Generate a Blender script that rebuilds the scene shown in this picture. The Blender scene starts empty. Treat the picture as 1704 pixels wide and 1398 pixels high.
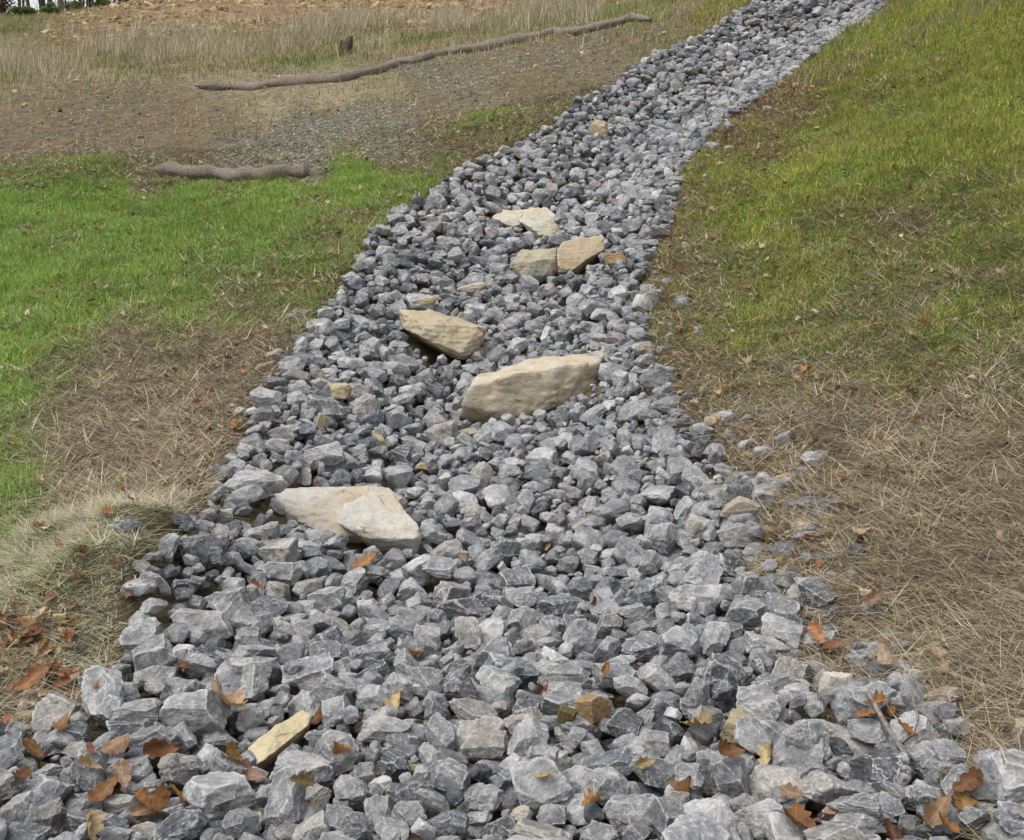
import bpy, bmesh, math, random, time
import numpy as np
from mathutils import Vector, Matrix, noise as mnoise

T0 = time.time()
R = math.radians
random.seed(7)
rng = np.random.default_rng(7)
scene = bpy.context.scene
COL = scene.collection

# ------------------------------------------------------------------ camera
F_PX, CU, CV, HORIZON = 1900.0, 852.0, 699.0, 330.0
PITCH = math.atan((CV - HORIZON) / F_PX)
CAM = np.array([0.0, 0.0, 1.6])
cam_data = bpy.data.cameras.new('camera')
cam_data.sensor_width = 36.0
cam_data.lens = 36.0 * F_PX / 1704.0
cam_data.clip_end = 500.0
cam_data.clip_start = 0.05
cam = bpy.data.objects.new('camera', cam_data)
cam.location = CAM
cam.rotation_euler = (math.pi / 2 - PITCH, 0, 0)
COL.objects.link(cam)
scene.camera = cam

# ------------------------------------------------------------------ light (overcast)
SUN_EL, SUN_AZ = R(66), R(243)
world = bpy.data.worlds.new('World')
scene.world = world
world.use_nodes = True
wn = world.node_tree
wn.nodes.clear()
sky = wn.nodes.new('ShaderNodeTexSky')
sky.sky_type = 'NISHITA'
sky.sun_disc = False
sky.sun_elevation = SUN_EL
sky.sun_rotation = SUN_AZ
sky.air_density = 1.0
sky.dust_density = 3.0
hsv = wn.nodes.new('ShaderNodeHueSaturation')
hsv.inputs['Saturation'].default_value = 0.22
bg = wn.nodes.new('ShaderNodeBackground')
bg.inputs['Strength'].default_value = 0.15
wo = wn.nodes.new('ShaderNodeOutputWorld')
wn.links.new(sky.outputs[0], hsv.inputs['Color'])
wn.links.new(hsv.outputs[0], bg.inputs['Color'])
wn.links.new(bg.outputs[0], wo.inputs['Surface'])
sun_data = bpy.data.lights.new('sun', 'SUN')
sun_data.energy = 1.3
sun_data.angle = R(40)
sun_data.color = (1.0, 0.97, 0.92)
sun = bpy.data.objects.new('sun', sun_data)
# sky sun_rotation is clockwise from +Y
sd = Vector((math.sin(SUN_AZ) * math.cos(SUN_EL), math.cos(SUN_AZ) * math.cos(SUN_EL), math.sin(SUN_EL)))
sun.rotation_euler = sd.to_track_quat('Z', 'Y').to_euler()
sun.location = (0, 0, 30)
COL.objects.link(sun)
scene.view_settings.view_transform = 'Standard'
scene.view_settings.look = 'None'
scene.view_settings.exposure = 0.58
scene.view_settings.gamma = 1.0

# ------------------------------------------------------------------ helpers
SP, CP = math.sin(PITCH), math.cos(PITCH)

def rays(u, v):
    u = np.asarray(u, float); v = np.asarray(v, float)
    x = (u - CU) / F_PX; y = (CV - v) / F_PX
    return np.stack([x, CP + y * SP, -SP + y * CP], -1)

def at(u, v, Y):
    d = rays(u, v)
    return CAM + d * (np.asarray(Y, float) / d[..., 1])[..., None]

def project(p):
    q = np.asarray(p, float) - CAM
    dep = q[..., 1] * CP - q[..., 2] * SP
    up = q[..., 1] * SP + q[..., 2] * CP
    dep_s = np.where(dep > 0.05, dep, 0.05)
    return CU + F_PX * q[..., 0] / dep_s, CV - F_PX * up / dep_s, dep

_tab = np.random.default_rng(11).random((256, 256))
def vnoise(x, y):
    xi = np.floor(x).astype(int); yi = np.floor(y).astype(int)
    fx = x - xi; fy = y - yi
    fx = fx * fx * (3 - 2 * fx); fy = fy * fy * (3 - 2 * fy)
    a = _tab[xi & 255, yi & 255]; b = _tab[(xi + 1) & 255, yi & 255]
    c = _tab[xi & 255, (yi + 1) & 255]; d = _tab[(xi + 1) & 255, (yi + 1) & 255]
    return (a * (1 - fx) + b * fx) * (1 - fy) + (c * (1 - fx) + d * fx) * fy
def fbm(x, y, f, o=4):
    s = 0; a = 0.5; t = 0
    for i in range(o):
        s = s + a * vnoise(x * f + 17.3 * i, y * f + 9.1 * i); t += a; a *= 0.5; f *= 2.03
    return s / t - 0.5

def mesh_np(name, verts, faces_flat, loop_tot, smooth=False):
    me = bpy.data.meshes.new(name)
    nv = len(verts); nl = len(faces_flat); nf = len(loop_tot)
    me.vertices.add(nv); me.vertices.foreach_set('co', np.asarray(verts, np.float32).ravel())
    me.loops.add(nl); me.loops.foreach_set('vertex_index', np.asarray(faces_flat, np.int32))
    me.polygons.add(nf)
    ls = np.zeros(nf, np.int32); ls[1:] = np.cumsum(loop_tot)[:-1]
    me.polygons.foreach_set('loop_start', ls)
    me.polygons.foreach_set('use_smooth', np.full(nf, smooth, bool))
    me.update(calc_edges=True)
    return me

def color_attr(me, name, col):
    a = me.attributes.new(name, 'FLOAT_COLOR', 'POINT')
    c = np.ones((len(me.vertices), 4), np.float32); c[:, :3] = col
    a.data.foreach_set('color', c.ravel())

def vec_attr(me, name, vec):
    a = me.attributes.new(name, 'FLOAT_VECTOR', 'POINT')
    a.data.foreach_set('vector', np.asarray(vec, np.float32).ravel())

def link(name, me, mat=None, parent=None):
    o = bpy.data.objects.new(name, me)
    COL.objects.link(o)
    if mat and not me.materials: me.materials.append(mat)
    if parent: o.parent = parent
    return o

def tag(o, label=None, cat=None, group=None, kind=None):
    if label: o['label'] = label
    if cat: o['category'] = cat
    if group: o['group'] = group
    if kind: o['kind'] = kind
    return o

class NT:
    """small node builder"""
    def __init__(self, name, rough=0.9, spec=0.2):
        self.m = bpy.data.materials.new(name); self.m.use_nodes = True
        self.t = self.m.node_tree; self.t.nodes.clear()
        self.out = self.t.nodes.new('ShaderNodeOutputMaterial')
        self.b = self.t.nodes.new('ShaderNodeBsdfPrincipled')
        self.b.inputs['Roughness'].default_value = rough
        self.b.inputs['Specular IOR Level'].default_value = spec
        self.t.links.new(self.b.outputs[0], self.out.inputs[0])
    def n(self, typ, **kw):
        nd = self.t.nodes.new('ShaderNode' + typ)
        for k, v in kw.items():
            if k in nd.inputs: self.put(nd.inputs[k], v)
            else: setattr(nd, k, v)
        return nd
    def put(self, sock, v):
        if isinstance(v, bpy.types.NodeSocket): self.t.links.new(v, sock)
        elif isinstance(v, (tuple, list)) and len(v) == 3 and sock.type == 'RGBA': sock.default_value = (*v, 1)
        else: sock.default_value = v
    def math(self, op, a, b=None, c=None, clamp=False):
        nd = self.t.nodes.new('ShaderNodeMath'); nd.operation = op; nd.use_clamp = clamp
        self.put(nd.inputs[0], a)
        if b is not None: self.put(nd.inputs[1], b)
        if c is not None: self.put(nd.inputs[2], c)
        return nd.outputs[0]
    def vmath(self, op, a, b):
        nd = self.t.nodes.new('ShaderNodeVectorMath'); nd.operation = op
        self.put(nd.inputs[0], a)
        if op == 'SCALE': self.put(nd.inputs['Scale'], b)
        else: self.put(nd.inputs[1], b)
        return nd.outputs[0]
    def mix(self, f, a, b, mode='MIX'):
        nd = self.t.nodes.new('ShaderNodeMix'); nd.data_type = 'RGBA'; nd.blend_type = mode
        self.put(nd.inputs[0], f); self.put(nd.inputs[6], a); self.put(nd.inputs[7], b)
        return nd.outputs[2]
    def ramp(self, v, lo, hi, a=0.0, b=1.0):
        nd = self.t.nodes.new('ShaderNodeMapRange'); nd.interpolation_type = 'SMOOTHSTEP'
        self.put(nd.inputs[0], v); self.put(nd.inputs[1], lo); self.put(nd.inputs[2], hi)
        self.put(nd.inputs[3], a); self.put(nd.inputs[4], b)
        return nd.outputs[0]
    def noise(self, vec, scale, detail=4, rough=0.55, dist=0.0):
        nd = self.n('TexNoise'); self.put(nd.inputs['Vector'], vec)
        nd.inputs['Scale'].default_value = scale; nd.inputs['Detail'].default_value = detail
        nd.inputs['Roughness'].default_value = rough; nd.inputs['Distortion'].default_value = dist
        return nd
    def bump(self, h, strength, dist, normal=None):
        nd = self.n('Bump'); nd.inputs['Strength'].default_value = strength; nd.inputs['Distance'].default_value = dist
        self.put(nd.inputs['Height'], h)
        if normal: self.put(nd.inputs['Normal'], normal)
        return nd.outputs[0]
    def done(self, color, normal=None):
        self.put(self.b.inputs['Base Color'], color)
        if normal: self.put(self.b.inputs['Normal'], normal)
        return self.m

# ------------------------------------------------------------------ terrain surface
CTRL = [  # picture column, row, forward distance in metres
 (0,1398,2.62),(852,1398,2.65),(1704,1398,2.5),(0,1250,3.1),(852,1250,3.15),(1704,1250,2.9),
 (0,1100,3.75),(400,1100,3.8),(900,1100,3.85),(1300,1100,3.72),(1704,1100,3.35),
 (0,950,4.5),(180,950,4.45),(500,950,4.5),(900,950,4.55),(1300,950,4.3),(1704,950,3.85),
 (0,800,5.45),(150,800,5.4),(320,800,5.3),(600,800,5.45),(900,800,5.4),(1250,800,5.15),(1704,800,4.45),
 (0,650,6.95),(300,650,6.85),(480,650,6.7),(800,650,6.75),(1080,650,6.5),(1400,650,5.9),(1704,650,5.2),
 (0,500,8.9),(300,500,8.7),(560,500,8.5),(800,500,8.55),(1060,500,8.2),(1400,500,7.2),(1704,500,6.2),
 (0,400,10.6),(350,400,10.3),(640,400,9.8),(880,400,9.75),(1110,400,9.3),(1400,400,8.3),(1704,400,7.1),
 (0,300,13.2),(250,300,13.1),(450,300,12.9),(740,300,11.6),(940,300,11.3),(1140,300,10.8),(1400,300,9.6),(1704,300,8.2),
 (0,200,17.6),(200,200,17.8),(420,200,17.2),(650,200,15.6),(880,200,13.6),(1050,200,13.3),(1210,200,12.8),(1450,200,11.2),(1704,200,9.5),
 (0,100,24),(250,100,24),(500,100,23.8),(800,100,20.2),(1060,100,16.2),(1200,100,15.9),(1330,100,15.4),(1500,100,13.7),(1704,100,11.3),
 (0,50,29),(300,50,29),(600,50,28.5),(900,50,24.5),(1150,50,18.2),
 (300,0,34),(600,0,33.5),(900,0,31),(1100,0,24.5),(1250,0,19.3),(1370,0,18.9),(1490,0,18.3),(1600,0,16),(1704,0,13.5),
 (0,31,33.5),(70,28,34.5),(130,20,35.5),(200,10,36),(260,2,36.5),
 (310,-20,38),(420,-70,39.5),(600,-110,39),(900,-120,37),(1150,-140,30),(1400,-130,25),(1600,-160,22),(1704,-180,19),
 (-250,1100,3.8),(-300,800,5.5),(-300,500,9),(-400,300,13.3),(-400,100,24),(-400,30,34),
 (2000,1250,2.6),(2050,800,4.0),(2050,500,5.4),(2050,300,7.0),(2050,100,9.3),(2050,-100,13),
]
cu = np.array(CTRL, float)
cp = at(cu[:, 0], cu[:, 1], cu[:, 2])
extra = [(-6, 0, 0.05), (0, 0, 0.0), (6, 0, .9), (-12, -12, -.3), (0, -12, -.6), (12, -12, 1.2), (-3, 1.3, 0), (0, 1.3, 0), (3, 1.3, .35),
         (-18, 46, 5.2), (-11, 46, 6.0), (-4, 50, 9.5), (-40, 46, 6), (-40, 20, 2), (-30, 8, .2), (-60, 60, 6), (0, 75, 11), (20, 60, 14), (45, 40, 17), (45, 10, 10), (25, 6, 7), (60, 80, 22), (-70, 0, 0), (-60, 90, 6), (20, 90, 14)]
cp = np.vstack([cp, np.array(extra, float)])

def tps_fit(P, z, lam):
    n = len(P); d = np.linalg.norm(P[:, None] - P[None], axis=2)
    K = np.where(d > 0, d * d * np.log(np.maximum(d, 1e-9)), 0) + lam * np.eye(n)
    Q = np.hstack([np.ones((n, 1)), P]); A = np.zeros((n + 3, n + 3))
    A[:n, :n] = K; A[:n, n:] = Q; A[n:, :n] = Q.T
    return np.linalg.solve(A, np.concatenate([z, np.zeros(3)]))
def tps_eval(P, w, X):
    out = np.empty(len(X)); n = len(P)
    for s in range(0, len(X), 60000):
        x = X[s:s + 60000]; d2 = ((x[:, None] - P[None]) ** 2).sum(2)
        K = np.where(d2 > 0, 0.5 * d2 * np.log(np.maximum(d2, 1e-18)), 0)
        out[s:s + 60000] = K @ w[:n] + w[n] + x @ w[n + 1:]
    return out
W_T = tps_fit(cp[:, :2], cp[:, 2], 0.02)
GX0, GX1, GY0, GY1, GR = -75.0, 75.0, -15.0, 95.0, 0.25
gx = np.arange(GX0, GX1 + GR, GR); gy = np.arange(GY0, GY1 + GR, GR)
gg = np.stack(np.meshgrid(gx, gy, indexing='ij'), -1).reshape(-1, 2)
ZG = tps_eval(cp[:, :2], W_T, gg).reshape(len(gx), len(gy))
# finer sheet near the camera
NX0, NX1, NY0, NY1, NR = -9.0, 11.0, 0.5, 26.0, 0.08
nx_ = np.arange(NX0, NX1 + NR, NR); ny_ = np.arange(NY0, NY1 + NR, NR)
gg = np.stack(np.meshgrid(nx_, ny_, indexing='ij'), -1).reshape(-1, 2)
ZN = tps_eval(cp[:, :2], W_T, gg).reshape(len(nx_), len(ny_))
def bil(Z, x0, y0, r, x, y):
    fx = np.clip((x - x0) / r, 0, Z.shape[0] - 1.001); fy = np.clip((y - y0) / r, 0, Z.shape[1] - 1.001)
    i = fx.astype(int); j = fy.astype(int); fx = fx - i; fy = fy - j
    return (Z[i, j] * (1 - fx) + Z[i + 1, j] * fx) * (1 - fy) + (Z[i, j + 1] * (1 - fx) + Z[i + 1, j + 1] * fx) * fy
def z_smooth(x, y):
    x = np.asarray(x, float); y = np.asarray(y, float)
    near = (x > NX0 + .2) & (x < NX1 - .2) & (y > NY0 + .2) & (y < NY1 - .2)
    return np.where(near, bil(ZN, NX0, NY0, NR, x, y), bil(ZG, GX0, GY0, GR, x, y))
def hit(u, v, fn, off=0.0, y0=1.6, y1=70.0, n=1500):
    """first point of the sight line at or below the surface fn (plus off)"""
    d = rays(u, v); Ys = y0 * (y1 / y0) ** np.linspace(0, 1, n)
    p = CAM + d[None] * (Ys / d[1])[:, None]
    below = p[:, 2] <= fn(p[:, 0], p[:, 1]) + off
    k = int(np.argmax(below)) if below.any() else n - 1
    return p[k]

# ------------------------------------------------------------------ rock channel outline
LEFT = [(-420,1560),(-250,1320),(-120,1250),(0,1228),(130,1200),(185,1130),(202,1060),(266,955),(326,845),(372,745),(455,620),(535,500),(618,395),(722,310),(880,225),(1055,112),(1250,0),(1410,-85)]
RIGHT = [(1900,1600),(1735,1440),(1650,1350),(1560,1265),(1440,1180),(1360,1110),(1300,1010),(1270,930),(1272,840),(1220,765),(1150,690),(1095,610),(1088,540),(1082,450),(1122,380),(1140,290),(1200,212),(1300,143),(1400,60),(1490,0),(1640,-85)]
Lw = np.array([hit(u, v, z_smooth)[:2] for u, v in LEFT])
Rw = np.array([hit(u, v, z_smooth)[:2] for u, v in RIGHT])
POLY = np.vstack([Lw, Rw[::-1]])
def in_poly(x, y, poly):
    ins = np.zeros(x.shape, bool); n = len(poly)
    for i in range(n):
        x1, y1 = poly[i]; x2, y2 = poly[(i + 1) % n]
        c = (y1 > y) != (y2 > y)
        ins ^= c & (x < (x2 - x1) * (y - y1) / (y2 - y1 + 1e-12) + x1)
    return ins
def edge_dist(x, y, poly, closed=False):
    d = np.full(x.shape, 1e9)
    for i in range(len(poly) - (0 if closed else 1)):
        a = poly[i]; b = poly[(i + 1) % len(poly)]; ab = b - a
        t = np.clip(((x - a[0]) * ab[0] + (y - a[1]) * ab[1]) / (ab @ ab), 0, 1)
        d = np.minimum(d, np.hypot(x - a[0] - t * ab[0], y - a[1] - t * ab[1]))
    return d
# deposition grid
DR = 0.015
DX0, DX1, DY0, DY1 = -3.6, 8.6, 1.7, 25.5
dx = np.arange(DX0, DX1, DR); dy = np.arange(DY0, DY1, DR)
# signed distance on a coarser sheet
SX = np.arange(DX0, DX1 + .06, .06); SY = np.arange(DY0, DY1 + .06, .06)
sxx, syy = np.meshgrid(SX, SY, indexing='ij')
SD = np.minimum(edge_dist(sxx, syy, Lw), edge_dist(sxx, syy, Rw)) * np.where(in_poly(sxx, syy, POLY), 1, -1)
def sdist(x, y):
    s = bil(SD, DX0, DY0, .06, np.asarray(x, float), np.asarray(y, float))
    out = (x < DX0) | (x > DX1) | (y < DY0) | (y > DY1)
    return np.where(out, -5.0, s)
MOUND = hit(175, 985, z_smooth)
def z_ground(x, y):
    x = np.asarray(x, float); y = np.asarray(y, float)
    z = z_smooth(x, y)
    s = sdist(x, y)
    flare = np.clip((y - 3.6) / 1.2, 0, 1)
    z = z - (0.06 + 0.31 * flare) * np.clip(s / 0.9, 0, 1) ** 0.8 * (s > 0)
    r2 = ((x - MOUND[0]) / .42) ** 2 + ((y - MOUND[1]) / .55) ** 2
    z = z + 0.27 * np.exp(-r2 * 1.1) * (1 + 1.3 * fbm(x + 2, y + 2, 5.0, 3))
    out = np.clip(-s / .3, 0, 1)
    far = np.clip((y - 12) / 12, 0, 1)
    z = z + out * (0.10 * fbm(x, y, 0.9, 3) + 0.05 * fbm(x + 50, y, 4.0, 3)) + far * (0.22 * fbm(x + 9, y + 3, 0.25, 4) + .14 * fbm(x + 4, y + 30, 1.1, 3))
    return z

# ------------------------------------------------------------------ ground cover zones (green, straw, soil, gravel, yellow rubble)
ZONES = [
 (0,330,1,0,0,0,0),(150,330,1,0,0,0,0),(300,350,1,0,0,0,0),(450,340,.95,.05,0,0,0),(600,312,.95,.05,0,0,0),(700,300,.75,.1,.15,0,0),
 (0,450,1,0,0,0,0),(200,430,1,0,0,0,0),(400,400,.85,.15,0,0,0),(500,420,.65,.35,0,0,0),(590,390,.35,.3,.35,0,0),(100,520,.9,.1,0,0,0),(300,500,.8,.2,0,0,0),
 (400,520,.45,.45,.1,0,0),(480,500,.4,.3,.3,0,0),(0,600,.9,.1,0,0,0),(100,600,.6,.4,0,0,0),(200,600,.25,.75,0,0,0),(350,600,.05,.75,.2,0,0),(430,600,0,.5,.5,0,0),
 (0,700,.6,.35,.05,0,0),(60,720,.5,.5,0,0,0),(150,690,.05,.75,.2,0,0),(300,680,0,.65,.35,0,0),(350,720,0,.45,.55,0,0),(0,800,.7,.3,0,0,0),(60,850,.6,.4,0,0,0),
 (130,780,0,.9,.1,0,0),(250,780,0,.85,.15,0,0),(200,860,.2,.8,0,0,0),(0,900,.65,.2,.15,0,0),(60,960,.55,.4,.05,0,0),(150,950,.3,.7,0,0,0),(200,900,.35,.65,0,0,0),
 (260,890,.15,.85,0,0,0),(120,1050,0,1,0,0,0),(180,1000,.15,.85,0,0,0),(0,1000,.2,.1,.7,0,0),(0,1100,0,.1,.9,0,0),(100,1120,0,.15,.85,0,0),(150,1110,0,.2,.8,0,0),
 (0,292,.3,0,.45,.25,0),(150,286,.5,.1,.4,0,0),(250,288,.1,.1,.6,.2,0),(0,240,0,.1,.75,.15,0),(150,220,0,.1,.75,.15,0),(300,240,0,.15,.65,0,.2),(0,170,0,.3,.7,0,0),(200,170,0,.2,.6,.2,0),
 (330,210,.05,.25,.7,0,0),(400,270,0,.05,.25,.7,0),(500,272,0,0,.1,.9,0),(500,220,.12,.08,.1,.7,0),(650,250,0,.05,.25,.7,0),(700,276,.05,.1,.65,.2,0),(800,230,.05,.3,.65,0,0),
 (600,200,.1,.05,.2,.65,0),(800,150,.1,.1,.4,.4,0),(900,150,.1,.2,.7,0,0),(700,120,.15,.1,.25,.5,0),(950,90,.1,.1,.55,.25,0),(1050,70,.05,.2,.75,0,0),(1150,30,.2,.2,.6,0,0),(1210,5,.3,.2,.5,0,0),
 (560,165,.3,.6,.1,0,0),(450,195,.25,.55,.2,0,0),(640,140,.35,.5,.15,0,0),(820,200,.4,.1,.5,0,0),
 (0,120,.35,.6,.05,0,0),(200,110,.35,.6,.05,0,0),(400,100,.35,.6,.05,0,0),(550,90,.45,.5,.05,0,0),(700,80,.35,.6,.05,0,0),(900,38,.7,.3,0,0,0),(1030,18,.7,.3,0,0,0),(400,140,.1,.5,.4,0,0),(0,75,.1,.45,.35,0,.1),
 (100,45,.05,.1,.4,0,.45),(170,40,0,.1,.4,0,.5),(250,30,0,.1,.3,0,.6),(400,20,0,.1,.05,0,.85),(550,20,0,.05,0,0,.95),(700,15,0,.1,0,0,.9),(850,10,0,.1,.2,0,.7),(1000,-10,0,.5,0,0,.5),(25,30,.5,0,.5,0,0),
 (1704,0,.9,.1,0,0,0),(1600,30,.85,.15,0,0,0),(1550,60,.65,.35,0,0,0),(1480,30,.4,.4,.2,0,0),(1400,100,.3,.4,.3,0,0),(1500,120,.6,.4,0,0,0),(1650,120,.8,.2,0,0,0),(1310,180,.05,.4,.55,0,0),(1400,180,.35,.5,.15,0,0),
 (1250,230,.15,.35,.5,0,0),(1350,250,.55,.45,0,0,0),(1500,230,.65,.35,0,0,0),(1650,230,.75,.25,0,0,0),(1200,300,.35,.5,.15,0,0),(1300,310,.65,.35,0,0,0),(1450,300,.7,.3,0,0,0),(1600,330,.55,.4,.05,0,0),
 (1160,360,.3,.4,.3,0,0),(1250,380,.7,.3,0,0,0),(1350,400,.5,.5,0,0,0),(1500,380,.2,.5,.3,0,0),(1650,380,.45,.5,.05,0,0),(1130,450,.3,.2,.5,0,0),(1250,460,.3,.6,.1,0,0),(1400,480,.35,.6,.05,0,0),(1550,460,.2,.7,.1,0,0),
 (1690,450,.4,.55,.05,0,0),(1120,540,.35,.25,.4,0,0),(1250,560,.4,.5,.1,0,0),(1400,560,.4,.55,.05,0,0),(1600,530,.6,.4,0,0,0),(1700,560,.5,.5,0,0,0),(1150,640,.2,.3,.5,0,0),(1300,640,.2,.7,.1,0,0),(1500,620,.35,.6,.05,0,0),
 (1690,640,.4,.55,.05,0,0),(1250,720,0,.55,.45,0,0),(1400,720,0,.8,.2,0,0),(1600,720,.05,.9,.05,0,0),(1310,800,0,.4,.6,0,0),(1450,820,.02,.88,.1,0,0),(1650,820,.1,.9,0,0,0),(1330,900,0,.4,.6,0,0),(1450,920,.02,.8,.18,0,0),
 (1600,900,.1,.9,0,0,0),(1350,1000,0,.6,.4,0,0),(1500,1000,0,.95,.05,0,0),(1650,1000,.08,.92,0,0,0),(1420,1060,0,.65,.35,0,0),(1550,1100,.15,.85,0,0,0),(1690,1100,.08,.92,0,0,0),(1600,1200,.02,.8,.18,0,0),(1690,1250,0,.7,.3,0,0),(1650,1390,0,.5,.5,0,0),
]
ZN_A = np.array(ZONES, float)
def zones(x, y, z):
    u, v, _ = project(np.stack([x, y, z], -1))
    u = np.clip(u, -100, 1804); v = np.clip(v, -20, 1420)
    y_ = np.clip(y, 2.5, 60)
    wu = 90 * fbm(x * 6 / y_ + 3, y * 6 / y_, 1.0, 4); wv = 60 * fbm(x * 6 / y_ + 40, y * 6 / y_ + 8, 1.0, 4) * np.clip(v / 350, .25, 1)
    out = np.empty((len(x), 5))
    for s in range(0, len(x), 40000):
        a = u[s:s + 40000, None] + wu[s:s + 40000, None] - ZN_A[None, :, 0]; b = (v[s:s + 40000, None] + wv[s:s + 40000, None] - ZN_A[None, :, 1]) * np.clip(520 / (v[s:s + 40000, None] + 120), 1.0, 3.2)
        w = 1 / (a * a + b * b + 300) ** 2
        out[s:s + 40000] = (w @ ZN_A[:, 2:]) / w.sum(1, keepdims=True)
    g = .31 * np.clip((u - 1080) / 120, 0, 1) * np.clip((930 - v) / 480, 0, 1) * np.clip(1.2 - 1.6 * out[:, 2], 0, 1) * np.clip(1 + 3 * fbm(x, y + 20, 1.1, 3), .2, 1.6) + .25 * np.clip((110 - u) / 80, 0, 1) * np.clip((v - 560) / 80, 0, 1) * np.clip((1000 - v) / 60, 0, 1)
    out[:, 0] = np.clip(out[:, 0] + g, 0, 1); out[:, 1] = np.clip(out[:, 1] - g * .8, 0, 1)
    return out

# ------------------------------------------------------------------ materials
def mat_ground():
    t = NT('ground_soil_grass', rough=0.95, spec=0.1)
    a = t.n('Attribute', attribute_name='zone'); b = t.n('Attribute', attribute_name='zone2')
    pos = t.n('NewGeometry').outputs['Position']
    sp = t.n('SeparateColor'); t.put(sp.inputs[0], a.outputs['Color'])
    sp2 = t.n('SeparateColor'); t.put(sp2.inputs[0], b.outputs['Color'])
    n_big = t.noise(pos, 1.3, 5).outputs[0]; n_mid = t.noise(pos, 9, 6, .65).outputs[0]; n_fine = t.noise(pos, 55, 5, .7).outputs[0]
    fib = t.noise(t.vmath('MULTIPLY', pos, (30, 110, 60)), 1.0, 4, .7, .6).outputs[0]
    def sel(w):   # break a weight up with noise
        return t.ramp(t.math('ADD', w, t.math('MULTIPLY', t.math('SUBTRACT', n_mid, .5), .9)), .25, .7)
    soil = t.mix(t.ramp(n_fine, .3, .7), (.105, .078, .048), (.235, .18, .112))
    soil = t.mix(t.ramp(t.noise(pos, .9, 6, .7).outputs[0], .42, .62, 0, .7), soil, t.mix(t.ramp(n_fine, .3, .7), (.085, .08, .05), (.19, .175, .11)))
    soil = t.mix(t.ramp(t.noise(pos, 30, 3).outputs[0], .58, .7), soil, (.26, .16, .085))
    straw = t.mix(t.ramp(fib, .35, .65), (.19, .155, .10), (.43, .36, .245))
    green = t.mix(t.ramp(n_fine, .3, .7), (.07, .11, .025), (.14, .21, .045))
    vor = t.n('TexVoronoi', feature='F1'); t.put(vor.inputs['Vector'], pos); vor.inputs['Scale'].default_value = 26
    gsep = t.n('SeparateColor'); t.put(gsep.inputs[0], vor.outputs['Color'])
    grav = t.mix(gsep.outputs[0], (.11, .105, .073), (.235, .215, .155))
    grav = t.mix(t.ramp(n_mid, .45, .7), grav, (.14, .12, .075))
    vor2 = t.n('TexVoronoi', feature='F1'); t.put(vor2.inputs['Vector'], pos); vor2.inputs['Scale'].default_value = 4.5
    ysep = t.n('SeparateColor'); t.put(ysep.inputs[0], vor2.outputs['Color'])
    yel = t.mix(ysep.outputs[0], (.20, .13, .075), (.40, .31, .19))
    yel = t.mix(t.ramp(n_big, .4, .6), yel, (.25, .165, .10))
    c = t.mix(sel(sp.outputs[1]), soil, straw)
    c = t.mix(sel(sp2.outputs[0]), c, grav)
    c = t.mix(sel(sp2.outputs[1]), c, yel)
    c = t.mix(sel(sp.outputs[0]), c, green)
    c = t.mix(t.ramp(n_big, .3, .7, 0, .18), c, t.mix(1.0, c, (.62, .6, .58), 'MULTIPLY'))
    mot = t.noise(pos, 5.5, 9, .78, .4).outputs[0]
    c = t.mix(1.0, c, t.mix(t.ramp(mot, .34, .66), (.62, .62, .60), (1.28, 1.26, 1.22)), 'MULTIPLY')
    h = t.math('ADD', t.math('MULTIPLY', n_mid, .6), t.math('ADD', t.math('MULTIPLY', n_fine, .35), t.math('MULTIPLY', fib, .3)))
    return t.done(c, t.bump(h, .9, .05))

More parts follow.
